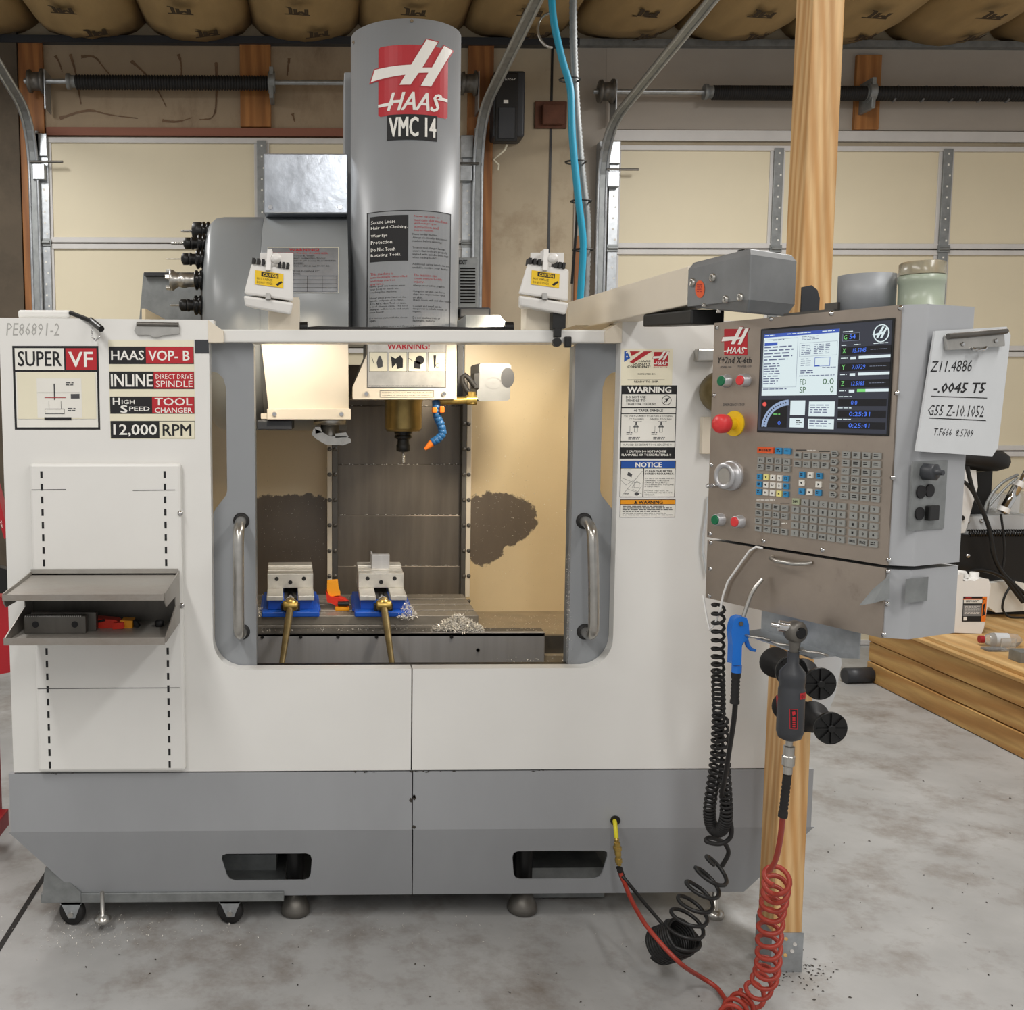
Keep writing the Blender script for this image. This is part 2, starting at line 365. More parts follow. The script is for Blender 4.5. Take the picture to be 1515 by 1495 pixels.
# concrete strip at the far left, plywood header, painted header
wrect('concrete_panel', -260, 40, 33, 1000, 'conc_wall', .05)
wrect('plywood_header', 60, 60, 530, 192, 'plywood')
wrect('painted_header', 893, 60, 1800, 196, 'wall_grey')
wrect('painted_strip', 850, 60, 894, 760, 'wall_grey', .01)
wrect('panel_gap', 812, 70, 815.5, 760, 'black', .004)
wrect('header_trim', 72, 190, 530, 204, 'redwood', .03)
wrect('header_trim', 897, 194, 1800, 213, 'white_rail', .025)
d = Decal(mp)   # dried adhesive trails on the plywood
for pts in (((82, 82), (88, 92), (92, 106)), ((104, 80), (112, 105), (120, 155)), ((120, 84), (140, 82), (152, 98), (162, 110)), ((194, 90), (212, 105), (232, 130), (246, 158)),
            ((264, 80), (269, 95), (268, 116)), ((320, 92), (321, 140), (318, 176), (295, 177)), ((88, 175), (130, 161), (160, 170), (204, 175)), ((240, 178), (262, 181), (284, 174)), ((428, 86), (425, 112)), ((433, 168), (436, 180))):
    rd = random.Random(pts[0][0]); q = [Vector(p) for p in pts]
    for _ in range(3): q = [q[0]]+[v for i in range(len(q)-1) for v in (q[i].lerp(q[i+1], .25), q[i].lerp(q[i+1], .75))]+[q[-1]]
    L = []; R = []
    for i, v in enumerate(q):
        t = (q[min(i+1, len(q)-1)]-q[max(i-1, 0)]).normalized(); n = Vector((-t.y, t.x)); w_ = (.7+2.2*(1-i/len(q))**2+rd.uniform(-.25, .5))*(.3 if i in (0, len(q)-1) else 1)
        L.append(tuple(v+n*w_)); R.append(tuple(v-n*w_*rd.uniform(.6, 1)))
    K = len(L); d.tris(L+R, [(i, i+1, K+i+1, K+i) for i in range(K-1)], 'glue', 1)
d.build('adhesive_trails', wl)
for x0, x1, y0, y1, m, t in ((34, 70, 58, 800, 'jamb_wood', .04), (690, 727, 68, 800, 'jamb_wood', .04), (357, 402, 66, 190, 'block_wood', .04), (1256, 1292, 84, 194, 'block_wood', .04), (852, 870, 350, 800, 'jamb_wood', .03)):
    o = wrect('trim_1', x0, y0, x1, y1, m, t, parent=None, bev=.003, kind='structure')
o = wrect('rust_plate', 789, 151, 836, 191, 'rust', .02, bev=.004)
build('rust_box', MB().box(P(803, 153, YWALL-.06), P(834, 186, YWALL-.02)), 'rust', o, bev=.01)
wrect('eave_angle', -260, 55, 850, 72, 'charcoal', .06); wrect('eave_angle', 850, 62, 1800, 77, 'galv_dull', .06)
# garage doors: five sections, sheet cells between stiles
def garage_door(name, x0, x1, struts, ytop, label):
    Y = YWALL-.02; zt = P(600, ytop, Y).z; xa, xb = X(x0, Y, 300), X(x1, Y, 300); H5 = zt/5
    D = thing(name, ((xa+xb)/2, Y, 0), None, None, kind='structure')
    sx = [xa]+[X(q, Y, 300) for q in struts]+[xb]
    for i in range(5):
        za, zb = zt-H5*(i+1), zt-H5*i
        for z0, z1 in ((za+.004, za+.034), (zb-.034, zb-.004)): build('section_rail', MB().box((xa, Y-.03, z0), (xb, Y, z1)), 'white_rail', D, bev=.003)
        for p, q in zip(sx, sx[1:]):
            build('door_panel', MB().box((p+.03, Y-.012, za+.03), (q-.03, Y, zb-.03)), 'cream_door', D)
            for s in (p+.02, q-.045): build('stile_edge', MB().box((s, Y-.022, za+.03), (s+.025, Y, zb-.03)), 'white_rail', D, bev=.002)
        for p in sx:
            e = .03 if p in (xa, xb) else .028
            st = build('stile', MB().box((p-e, Y-.04, za+.02), (p+e, Y-.024, zb-.02)), 'galv' if p in (xa, xb) else 'galv_dull', D, bev=.002)
            hb = MB()
            for k in range(9):
                zz = za+.05+k*(H5-.1)/8; hb.box((p-.004+(.012 if k % 3 == 0 else 0), Y-.0412, zz-.005), (p+.006+(.012 if k % 3 == 0 else 0), Y-.0398, zz+.005))
            build('stile_hole', hb, 'label_white', st)
            build('hinge', MB().box((p-.035, Y-.048, za-.02), (p+.035, Y-.036, za+.022)).cyl((p-.03, Y-.052, za), (p+.03, Y-.052, za), .009, 8), 'galv_dull', D)
    for p in (xa, xb):  # top roller carriers
        s = 1 if p == xa else -1
        build('roller_bracket', MB().box((p-.045, Y-.06, zt-.12), (p+.03, Y-.04, zt+.01)).box((p-.05, Y-.09, zt-.26), (p+.02, Y-.04, zt-.17)), 'galv', D, bev=.003)
        build('roller_shaft', MB().cyl((p-.06*s, Y-.09, zt-.16), (p+.13*s, Y-.09, zt-.16), .007, 8), 'steel_dark', D)
    return D
garage_door('door_1', 68, 690, (388,), 206, '')
garage_door('door_2', 905, 1890, (1146, 1394, 1640), 214, '')
# torsion shafts, drums and springs
def torsion(name, xs, xe, py, drums, springs, bracket, label):
    Y = YWALL-.14; z = P(600, py, Y).z; T = thing(name, (X(xs, Y, py), Y, z), label, 'door hardware')
    build('shaft', MB().cyl((X(xs, Y, py), Y, z), (X(xe, Y, py), Y, z), .0145, 12), 'galv', T)
    for q in drums:
        x = X(q, Y, py); build('cable_drum', MB().lathe([(.02, -.05), (.062, -.045), (.066, -.03), (.05, -.025), (.052, .025), (.07, .03), (.07, .042), (.025, .045)], (x, Y, z), (1, 0, 0), 24), 'steel_dark', T)
        build('bearing_plate', MB().box((x+.05, Y-.03, z-.16), (x+.056, YWALL-.04, z+.06)), 'galv', T)
    for a_, b_ in springs:
        xa, xb = X(a_, Y, py), X(b_, Y, py); n = 70; prof = [(.02, 0)]
        for i in range(n):
            h = (xb-xa)*i/n; dh = (xb-xa)/n; prof += [(.036, h+dh*.1), (.042, h+dh*.3), (.042, h+dh*.7), (.036, h+dh*.9)]
        build('spring', MB().lathe(prof, (xa, Y, z-.004), (1, 0, 0), 14), 'black_rubber', T)
        build('winding_cone', MB().lathe([(.045, -.05), (.045, -.03), (.036, -.03), (.036, 0)], (xa, Y, z), (1, 0, 0), 12), 'galv_dull', T)
    if len(springs) > 1:
        for k in range(5):
            xk = X(springs[1][0]+30+k*42, Y, py); build('paint_stripe', MB().tube([Vector((xk+.035*j/12, Y+.043*math.cos(j*.5-2.2), z-.004+.043*math.sin(j*.5-2.2))) for j in range(9)], .006, 5), 'ink_grey', T)
    for q in bracket:
        x = X(q, Y, py); build('spring_bracket', MB().box((x-.012, Y-.05, z-.1), (x+.012, YWALL-.04, z+.075)).lathe([(.06, -.02), (.06, .02)], (x, Y, z), (1, 0, 0), 16), 'galv_dull', T, bev=.004)
torsion('torsion_spring_shaft', 36, 706, 123, (54, 694), ((112, 400),), (402,), 'steel torsion shaft with one black coil spring above the plywood header')
torsion('torsion_spring_shaft', 878, 1800, 134, (897,), ((1054, 1284), (1292, 1600)), (1287,), 'steel torsion shaft with two black springs above the grey painted header')
# roller tracks: up the jamb, round the bend, then rising back into the room
def track(label, px, ybend):
    Y = YWALL-.09; a_ = P(px, 900, Y); b_ = P(px, ybend+60, Y); x = X(px, Y, 200); zb = P(px, ybend, Y).z
    dirv = Vector((.05, -1, .125)).normalized(); pts = [Vector((x, Y, .05)), Vector((x, Y, zb-.32))]
    for k in range(1, 9):
        t = k/8; p0 = Vector((x, Y, zb-.32)); p1 = Vector((x, Y, zb)); p2 = p1+dirv*.34
        pts.append(p0*(1-t)**2+p1*2*t*(1-t)+p2*t*t)
    pts.append(pts[-1]+dirv*2.6)
    mb = MB(); o1 = Vector((.024, 0, 0))
    mb.tube([p-o1 for p in pts], .009, 8); mb.tube([p+o1 for p in pts], .009, 8)
    T = thing('door_track', (x, Y, 0), label, 'door track', 'roller door tracks')
    build('rail', mb, 'galv', T); mb = MB()
    for p, q in zip(pts, pts[1:]):
        mb.hexa([p-o1, p+o1, q+o1, q-o1], [v+Vector((0, .012, .006)) for v in (p-o1, p+o1, q+o1, q-o1)])
    build('channel', mb, 'galv_dull', T)
    p1 = pts[-1]-dirv*.9; build('track_brace', MB().box((x-.02, Y+.01, zb-.75), (x+.03, YWALL-.012, zb-.05)), 'galv', T)
    return T
track('roller track beside the jamb with the wooden post and concrete strip', 48, 180)
track('roller track curving up in front of the black wall-mounted opener', 708, 176)
track('roller track rising beside the ribbed conduit and painted header', 893, 196)
# insulation batts hung between the rafters
zc = P(200, 70, YWALL).z
ceil = build('ceiling', MB().box((-5, -3, zc+.22), (6.5, YWALL, zc+.3)), 'kraft', kind='structure')
pitch_b = .625; xb0 = X(38, 5.95, 45)
for i in range(-3, 12):
    xa = xb0+i*pitch_b; mb = MB(); nx, ny = 12, 10; rd = random.Random(i+50); vs = []
    for jy in range(ny+1):
        yy = YWALL-.01-jy*.28
        for ix in range(nx+1):
            t = ix/nx; sag = (1-(2*t-1)**2)**.6*(.13+.025*math.sin(jy*1.3+i)+rd.uniform(-.006, .006))*(.75 if jy == 0 else 1)
            vs.append((xa+t*pitch_b, yy, zc+.135-sag+rd.uniform(-.003, .003)))
    mb.add(vs, [(jy*(nx+1)+ix, jy*(nx+1)+ix+1, (jy+1)*(nx+1)+ix+1, (jy+1)*(nx+1)+ix) for jy in range(ny) for ix in range(nx)], 0, True)
    o = build('insulation_batt', mb, 'kraft', ceil); o.modifiers.new('s', 'SOLIDIFY').thickness = .01
    # printed marks follow the bulge
    for yy, tt in ((YWALL-.28, .62), (YWALL-.62, .45), (YWALL-1.0, .7)):
        def bm_(px, py, h, yy=yy, tt=tt, xa=xa):
            t = tt+px/100*.22; s = (1-(2*t-1)**2)**.6*.135; return Vector((xa+t*pitch_b, yy-py/100*.1, zc+.135-s-.022-h))
        d = Decal(bm_); d.rect(-50, -60, 50, -45, 'kraft_print'); d.text('JM', -40, -40, 40, 50, 'kraft_print', 1, 0, .04); d.build('printed_mark', o)
# wall-mounted door opener
Yo = YWALL-.18; o = thing('door_opener', P(750, 215, YWALL), 'black wall-mounted garage door opener between the two doors', 'door opener')
body = build('housing', MB().box(P(731, 104, Yo), P(768, 214, YWALL-.01)), 'charcoal', o, bev=.015, seg=3)
build('front_cover', MB().box(P(734, 107, Yo-.012), P(765, 210, Yo)), 'black', o, bev=.01); build('access_lid', MB().box(P(738, 158, Yo-.02), P(761, 206, Yo-.01)), 'charcoal', o, bev=.008)
d = Decal(flat_map(750, 150, Yo-.013)); d.text('LiftMaster', 729, 115, 763, 119, 'ink_white', 1, .2); d.build('maker_name', o)
d = Decal(flat_map(750, 150, Yo-.013)); d.rect(745, 148, 752, 153, 'ink_white'); d.build('small_label', o)
rd = random.Random(3); pts = [P(750, 214, YWALL-.1), P(747, 222, YWALL-.1), P(738, 230, YWALL-.08), P(730, 236, YWALL-.05), P(738, 244, YWALL-.05), P(737, 252, YWALL-.05)]
build('wire', MB().tube(pts, .006, 6), 'label_cream', o)
# services dropping from the ceiling to the machine
Ys = 4.45
def drop(name, px, r, m, label, n=8, ribs=False):
    pts = [P(x, y, Ys+dy) for x, y, dy in px]; q = []
    for i in range(len(pts)-1):
        for k in range(8): q.append(pts[i].lerp(pts[i+1], k/8))
    q.append(pts[-1])
    for _ in range(6): q = [q[0]]+[(q[i-1]+q[i]*2+q[i+1])/4 for i in range(1, len(q)-1)]+[q[-1]]
    if ribs:
        fine = []
        for i in range(len(q)-1):
            for k in range(4): fine.append(q[i].lerp(q[i+1], k/4))
        q = fine; rr = [r if i % 2 else r*.84 for i in range(len(q))]
    else: rr = r
    return build(name, MB().tube(q, rr, n), m, label=label, cat='conduit' if ribs else 'cable', kind=None)
drop('power_cable', ((813, -60, .0), (818, 30, 0), (832, 90, 0), (845, 130, 0), (846, 200, 0), (856, 300, 0), (864, 360, 0), (858, 445, 0)), .0155, 'blue_cable', 'bright blue power cable dropping from the ceiling beside the ribbed conduit')
drop('flexible_conduit', ((848, -60, .06), (848, 60, .06), (852, 150, .06), (860, 250, .06), (870, 330, .06), (866, 445, .06)), .018, 'galv_dull', 'grey ribbed flexible conduit dropping from the ceiling beside the blue cable', 10, True)
drop('air_line', ((812, -60, .03), (822, 40, .03), (843, 130, .03), (845, 230, .03), (855, 310, .03), (846, 420, .03)), .006, 'black_rubber', 'thin black line tied along the blue cable')
def zip_tie(px, py, lab):
    p = P(px, py, Ys+.03); build('cable_tie', MB().tube([p+Vector((.045*math.cos(a_*math.pi/6), .035*math.sin(a_*math.pi/6), 0)) for a_ in range(12)], .004, 6, closed=True), 'black', label=lab, cat='cable tie', group='cable ties on the services')
for q in ((843, 118, 'black cable tie on the blue cable just above the rusty plate'), (852, 240, 'black cable tie on the blue cable just below the rusty plate'), (860, 298, 'black cable tie halfway between the rusty plate and the work light'), (863, 370, 'black cable tie on the blue cable level with the work light')): zip_tie(*q)
p = P(808, 22, Ys+.02); build('hook', MB().tube([p+Vector((.035*math.cos(t), .02*math.sin(t), .04*math.sin(t)-.02*t)) for t in [k*.5 for k in range(12)]], .006, 6), 'steel', label='small wire hook holding the blue cable near the ceiling', cat='hook')
# timber post standing in front of the machine
pb = PZ(1150, 1440, 0); Yp = 2.545; xr = X(1184, Yp, 1440); xl = xr-.078
post = thing('timber_post', (xr-.04, Yp+.04, 0), 'tall square pine post standing on the floor behind the control pendant', 'post')
lean = X(1262, Yp, 0)-xr-.0; zt = 3.66
mb = MB(); mb.hexa([(xl, Yp, .0), (xr, Yp, 0), (xr, Yp+.095, 0), (xl, Yp+.095, 0)], [(xl+.0, Yp, zt), (xr+.0, Yp, zt), (xr, Yp+.095, zt), (xl, Yp+.095, zt)])
build('timber', mb, 'pine', post, bev=.004)
bz = P(1165, 1380, Yp).z
bk = build('post_base', MB().box((xl-.003, Yp-.003, 0), (xr+.003, Yp+.098, bz)), 'galv', post)
for px, py in ((1163, 1390), (1176, 1398), (1162, 1414), (1172, 1408)): build('bolt_hole', MB().cyl(P(px, py, Yp-.003), P(px, py, Yp-.006)-Vector((0, 0, 0)), .005, 10), 'pine_x' if px < 1170 else 'steel', bk)
# wooden platform on the right, boards on its side
p0 = PZ(1292, 1006, 0); p1 = PZ(1508, 1128, 0); zp = .36; xs = (p0.x+p1.x)/2
plat = thing('wooden_platform', (xs+.9, 4.75, 0), 'low wooden platform with plank sides and plywood top at the garage door', 'platform')
bz = zp-.035; bh = bz/3
for k in range(3):
    for (ya, yb) in ((p1.y, p0.y), (p1.y-1.7, p1.y-.004)):
        build('side_board', MB().box((xs+(.006 if k == 1 else 0), ya, bh*k+.003), (xs+.04, yb, bh*(k+1)-.003)), ('pine_y', 'pine_y', 'pine_y')[k], plat, bev=.003)
    build('end_board', MB().box((xs+.042, p0.y-.04, bh*k+.003), (xs+2.2, p0.y, bh*(k+1)-.003)), 'pine_x', plat, bev=.003)
build('top_sheet', MB().box((xs-.012, p1.y-1.7, bz), (xs+2.2, p0.y+.02, bz+.017)), 'plyboard', plat, bev=.002)
build('top_sheet', MB().box((xs+.02, p1.y-1.7, bz+.017), (xs+2.2, p0.y+.02, zp)), 'plyboard', plat, bev=.002)
o = build('pipe_offcut', MB().lathe([(.03, 0), (.042, 0), (.042, .15), (.03, .15)], PZ(1250, 1000, .042), (1, .1, 0), 18), 'charcoal', label='short dark pipe lying on the floor against the wooden platform', cat='pipe')
# ================================================================ machining centre
YF = 2.75
def pm(Y, cx=600, cy=800):
    """photo pixels -> straight-sided shapes on the plane y=Y"""
    return lambda px, py, h=0.: Vector((P(px, cy, Y).x, Y-h, P(cx, py, Y).z))
F = pm(YF)
def fbox(name, x0, y0, x1, y1, Ya, Yb, m, parent, bev=0., ref=None, **k):
    """box whose front face covers the pixel rectangle at depth Ya"""
    f = pm(Ya, (x0+x1)/2, ref or (y0+y1)/2); a = f(x0, y0); b = f(x1, y1); b.y = Yb; return build(name, MB().box(a, b), m, parent, bev=bev, **k)
def fpoly(name, pts, Ya, Yb, m, parent, bev=0., cy=None, **k):
    f = pm(Ya, 600, cy or 800); return build(name, MB().prism([f(*p) for p in pts], (0, Yb-Ya, 0)), m, parent, bev=bev, **k)
MC = thing('machining_center', (.25, 3.6, 0), 'large white and grey vertical machining center with open sliding doors and round column cover', 'milling machine')
def arc(cx, cy, r, a0, a1, n=8): return [(cx+r*math.cos(math.radians(a0+(a1-a0)*k/n)), cy+r*math.sin(math.radians(a0+(a1-a0)*k/n))) for k in range(n+1)]
pl = fpoly('front_panel', [(9, 471), (320, 474), (320, 507), (313, 507), (313, 946)]+arc(357, 946, 44, 180, 90)[1:]+[(610, 990), (610, 1140), (9, 1140)], YF, YF+.045, 'white_paint', MC, label='white left front panel with stickers and shelf slots')
pr = fpoly('front_panel', [(1206, 474), (906, 474), (906, 507), (911, 507), (911, 946)]+arc(867, 946, 44, 0, 90)[1:]+[(612, 990), (612, 1140), (1206, 1140)], YF, YF+.045, 'white_paint', MC, label='white right front panel with warning stickers')
fbox('beam', 318, 488, 908, 507, YF+.01, YF+.1, 'white_paint', MC, bev=.004)
for a_, b_ in (((312, 474), (334, 490)), ((912, 474), (888, 490))): fpoly('gusset', [(a_[0], a_[1]), (b_[0], b_[1]), (b_[0], 507), (a_[0], 507)], YF-.002, YF+.1, 'white_side', MC)
fbox('top_box', 26, 459, 103, 471, YF+.02, YF+.3, 'white_paint', MC, bev=.006)
mb = MB().cyl(P(104, 463, YF+.02), P(140, 477, YF-.02), .006, 10).cyl(P(134, 474, YF-.005), P(150, 487, YF-.06), .0085, 14); build('hanging_rod', mb, 'black', MC)
ch = [P(x, y, YF-.03) for x, y in ((138, 478), (136, 490), (137, 500), (142, 504), (147, 499), (148, 488))]
mb = MB()
for a_, b_ in zip(ch, ch[1:]):
    for k in range(3): mb.lathe([(0, -.003), (.003, 0), (0, .003)], a_.lerp(b_, k/3), (0, 0, 1), 6)
build('bead_chain', mb, 'chrome', MC)
# enclosure sides, roof edge and rear
XL, XR = F(9, 800).x, F(1206, 800).x; ZS = F(600, 1140).z; ZT = F(600, 474).z
build('side_panel', MB().box((XL, YF+.045, ZS), (XL+.01, 4.55, ZT)), 'white_paint', MC); build('side_panel', MB().box((XR-.01, YF+.045, ZS), (XR, 4.55, ZT)), 'white_paint', MC)
YB = 3.86; YA = 3.14
pan_z = P(760, 905, YB).z
# skirt
SK = lambda px, py: (lambda Y: Vector((P(px, 1280, Y).x, Y, P(600, py, Y).z)))(YF+.075*max(0, (py-1228)/97))
for s, xa, xb, holes in ((0, 14, 609.5, [(326, 1262), (462, 1262), (459, 1302), (338, 1302)]), (1, 611, 1202, [(757, 1261), (901, 1261), (889, 1303), (761, 1303)])):
    mb = MB(); f = pm(YF, 600, 1180); mb.box(f(xa, 1142), f(xb, 1228)+Vector((0, .02, 0)))
    h = holes; A, B = (xa, xb)
    low = [(A, 1228), (B, 1228), (B, 1324), (118, 1324) if s == 0 else (1102, 1324)]
    if s == 0: ps = [(14, 1228), (h[0][0], 1228), h[0], h[3], (h[3][0], 1324), (118, 1324)]; qs = [(h[1][0], 1228), (B, 1228), (B, 1324), (h[2][0], 1324), h[2], h[1]]
    else: ps = [(A, 1228), (h[0][0], 1228), h[0], h[3], (h[3][0], 1324), (A, 1324)]; qs = [(h[1][0], 1228), (1202, 1228), (1102, 1324), (h[2][0], 1324), h[2], h[1]]
    for poly in (ps, qs, [(h[0][0], 1228), (h[1][0], 1228), h[1], h[0]], [h[3], h[2], (h[2][0], 1324), (h[3][0], 1324)]):
        mb.prism([SK(*p) for p in poly], (0, .006, 0))
    for i in range(4):
        a_, b_, c_ = Vector(h[i]), Vector(h[i-1]), Vector(h[(i+1) % 4]); p, q = a_+(b_-a_).normalized()*9, a_+(c_-a_).normalized()*9; r = a_*.45+(p+q)*.275
        mb.prism([SK(*v) for v in (a_, p, r, q)], (0, .006, 0))
    sk = build('skirt', mb, 'grey_skirt', MC, label='grey painted skirt with a cut-out')
build('base_casting', MB().box((XL+.25, YF+.32, .1), (XR-.25, 4.4, .58)), 'dark_void', MC)  # machine base; near-black colour stands in for the shade behind the skirt cut-outs
build('base_shoe', MB().box(P(330, 1265, YF+.2), P(412, 1302, YF+.32)), 'galv_dull', MC); build('base_shoe', MB().box(P(770, 1285, YF+.2), P(880, 1303, YF+.31)), 'galv_dull', MC)
for px in (437, 773):
    c = PZ(px, 1350, 0); c.y = YF+.13; c.x = X(px, c.y, 1340)
    ft = build('leveling_foot', MB().lathe([(.036, 0), (.044, .006), (.044, .02), (.028, .058), (.014, .06), (.014, .16)], c, (0, 0, 1), 24), 'steel_dark', MC)
    build('adjusting_nut', MB().lathe([(.028, .1), (.028, .2)], c, (0, 0, 1), 6), 'black', ft)
c = PZ(1057, 1358, 0); build('leveling_foot', MB().lathe([(.022, 0), (.026, .006), (.026, .018), (.012, .024), (.008, .025), (.008, .14)], c, (0, 0, 1), 18), 'steel', MC)
# raised panel with shelf slots on the left
rp = fbox('slotted_panel', 49, 686, 271, 1142, YF-.022, YF, 'white_paint', MC, bev=.008, ref=900)
f = pm(YF-.0225, 600, 900)
for px in (67, 247):
    for k in range(24):
        yy = 702+k*18.6
        if 845 < yy < 955: continue
        build('slot', MB().box(f(px-1.7, yy-5), f(px+1.7, yy+5)+Vector((0, .003, 0))), 'ink', rp)
for py in (758, 893): build('screw', MB().lathe([(.008, 0), (.007, .003), (.003, .005)], F(269, py, .022), (0, -1, 0), 12), 'chrome', rp)
d = Decal(pm(YF-.0225, 160, 900))
for x0, y0, x1 in ((52, 725, 102), (200, 726, 262), (52, 1019, 264)):
    d.line(x0, y0, x1, y0-.5, 1.0, 'ink_soft', 1)
d.build('scratch', rp)
# sliding doors (open), windows and handles
for s in (0, 1):
    m_ = (lambda x: x) if s == 0 else (lambda x: 1223-x)
    pts = [(316, 503), (372, 503), (378, 512), (378, 987), (356, 987)]+arc(356, 947, 40, 90, 180)[1:]+[(316, 760), (320, 752), (335, 733), (337, 726), (337, 574), (333, 560), (325, 552), (316, 550)]
    dr = fpoly('sliding_door', [(m_(x), y) for x, y in pts], YF+.048, YF+.075, 'grey_paint', MC, bev=.003, label='grey sliding door pushed open')
    e = fbox('door_edge', *sorted((m_(378), m_(372)))[:1], 512, sorted((m_(378), m_(372)))[1], 987, YF+.075, YF+.13, 'galv_dull', dr)
    xs_ = sorted((m_(313), m_(338))); fbox('window_pane', xs_[0], 549, xs_[1], 760, YF+.062, YF+.068, 'glass', dr)
    hx = 357 if s == 0 else 864; hb = hx; a_ = P(hx, 771, YF+.048); b_ = P(hx+1, 935, YF+.048)
    pts = []
    for k in range(17):
        t = k/16; e_ = min(1, math.sin(math.pi*min(max(t, 0), 1))*3.2)**.6 if 0 < t < 1 else 0
        pts.append(a_.lerp(b_, t)+Vector(((-.004 if s == 0 else .004)*e_, -.105*e_, 0)))
    pts = [a_, a_+Vector((0, -.05, -.002)), a_+Vector((0, -.085, -.014)), a_+Vector((0, -.1, -.04)), b_+Vector((0, -.1, .04)), b_+Vector((0, -.085, .014)), b_+Vector((0, -.05, .002)), b_]
    for _ in range(2): pts = [pts[0]]+[q for i in range(len(pts)-1) for q in (pts[i].lerp(pts[i+1], .25), pts[i].lerp(pts[i+1], .75))]+[pts[-1]]
    h = build('door_handle', MB().tube(pts, .015, 14), 'steel', dr)
    for q in (a_, b_): build('grommet', MB().lathe([(.024, -.003), (.021, .006), (.016, .008)], q, (0, -1, 0), 18), 'black_rubber', h)
fbox('door_roller', 836, 498, 846, 514, YF-.01, YF+.01, 'black', MC, bev=.003)
c = P(823, 507, YF-.02); o = build('door_latch', MB().box(P(818, 455, YF-.02), P(832, 488, YF+.02)).box(P(820, 486, YF-.02), P(829, 500, YF-.005)).lathe([(.012, 0), (.012, .016)], c+Vector((0, .004, 0)), (0, -1, 0), 14), 'black', MC, bev=.002)
# interior sheet metal
IL, IR = X(313, YF+.1, 800)-.18, X(911, YF+.1, 800)+.16; zt_i = P(600, 494, YB).z
bl = P(430, 790, YB); br = P(765, 770, YB); c1 = ((X(497, YB)+IL)/2, YB, (zt_i+.5)/2); c2 = ((X(686, YB)+IR)/2, YB, (zt_i+.5)/2)
stain('wall_left_wet', 'dccbaa', '6f655a', [((X(425, YB, 820)-c1[0]), P(430, 830, YB).z-c1[2], .19, .255, 5)], .35)
stain('wall_right_wet', 'dfcca6', '6f655a', [(X(735, YB, 760)-c2[0], P(740, 768, YB).z-c2[2], .155, .105, 2.), (X(715, YB, 760)-c2[0], P(740, 790, YB).z-c2[2], .09, .12, 2.)], .35)
build('inner_wall', MB().box((IL, YB, .5), (X(497, YB), YB+.02, zt_i)), 'wall_left_wet', MC, org=c1); build('inner_wall', MB().box((X(686, YB), YB, .5), (IR, YB+.02, zt_i)), 'wall_right_wet', MC, org=c2)
mat('inner_cream', 'dccbaa', .4, var=.05, dirt='a39880', dirt_amt=.3)
build('inner_side', MB().box((IL-.01, YF+.13, .5), (IL, YB, zt_i)), 'inner_cream', MC); build('inner_side', MB().box((IR, YF+.13, .5), (IR+.01, YB, zt_i)), 'inner_cream', MC)
mat('pan_metal', 'a39680', .4, metal=.2, var=.2, scale=9, dirt='5c5348', dirt_amt=.4)
build('chip_pan', MB().box((IL, YA+.021, pan_z-.03), (IR, YB, pan_z)), 'pan_metal', MC)
mat('way_steel', '746c62', .38, metal=.45, var=.22, scale=5, stretch=(3, 1, .35), dirt='8d8474', dirt_amt=.45)
ys = [540, 601, 688, 763, 838, 884]
for i, (a_, b_) in enumerate(zip(ys, ys[1:])):
    Yq = YB-.02-.012*i; fbox('way_cover', 499, a_, 684, b_+3, Yq, Yq+.012, 'way_steel', MC, bev=.002)
    q = pm(Yq-.002, 590, b_); rd = random.Random(i); mb = MB()
    for k in range(60):
        x = rd.uniform(500, 683); p = q(x, b_+rd.uniform(-1.2, 1.2)); mb.box(p-Vector((.0025, .002, .0015)), p+Vector((.0025, .002, .0015)))
    build('edge_chips', mb, 'swarf', MC, kind='stuff')
for x0, x1, m_ in ((484, 491, 'white_side'), (491, 500, 'steel_dark'), (683, 690, 'steel_dark'), (690, 697, 'white_side')):
    st = fbox('cover_strip', x0, 560, x1, 884, YB-.1, YB-.01, m_, MC, bev=.002)
    for k in range(9):
        py = 590+k*37.5; build('bolt', MB().lathe([(.008, 0), (.007, .004), (.003, .005)], P((x0+x1)/2, py, YB-.1), (0, -1, 0), 10), 'steel_dark', st)
# table, apron
YT = 3.2; zt_ = P(600, 911, YT).z; tl, tr = X(330, YT, 900), X(708, YT, 905)
mat('table_steel', '8d867b', .36, metal=.4, var=.2, scale=8, dirt='b8b2a6', dirt_amt=.35)
mb = MB(); yy = [YT, YT+.07, YT+.09, YT+.17, YT+.19, YT+.27, YT+.29, YT+.37]
for k in range(4): mb.box((tl, yy[2*k], zt_-.03), (tr, yy[2*k+1], zt_))
mb.box((tl, YT, zt_-.075), (tr, YT+.37, zt_-.03)); build('table', mb, 'table_steel', MC, bev=.002)
build('saddle', MB().box((tl+.1, YT+.05, pan_z-.02), (tr-.1, YT+.5, zt_-.07)), 'steel_dark', MC)
ap = fbox('apron', 330, 937, 806, 984, YA, YA+.02, 'aluminium', MC, bev=.003); fbox('apron', 806, 941, 880, 984, YA+.05, YA+.07, 'steel_dark', MC)
for px in (388, 445, 500, 557, 668, 707, 707):
    build('bolt', MB().lathe([(.006, 0), (.005, .004)], P(px, 943 if px != 707 else 962, YA), (0, -1, 0), 8), 'black', ap)
build('apron_ledge', MB().hexa([P(330, 937, YA), P(806, 937, YA), P(806, 937, YA)+Vector((0, .058, .004)), P(330, 937, YA)+Vector((0, .058, .004))], [v-Vector((0, 0, .01)) for v in (P(330, 937, YA), P(806, 937, YA), P(806, 937, YA)+Vector((0, .058, .004)), P(330, 937, YA)+Vector((0, .058, .004)))]), 'steel_dark', MC)
build('light_block', MB().box((IL, YF+.05, .56), (IR, YB, .58)), 'steel_dark', MC)  # unseen plate added to keep the work-light beams off the floor below
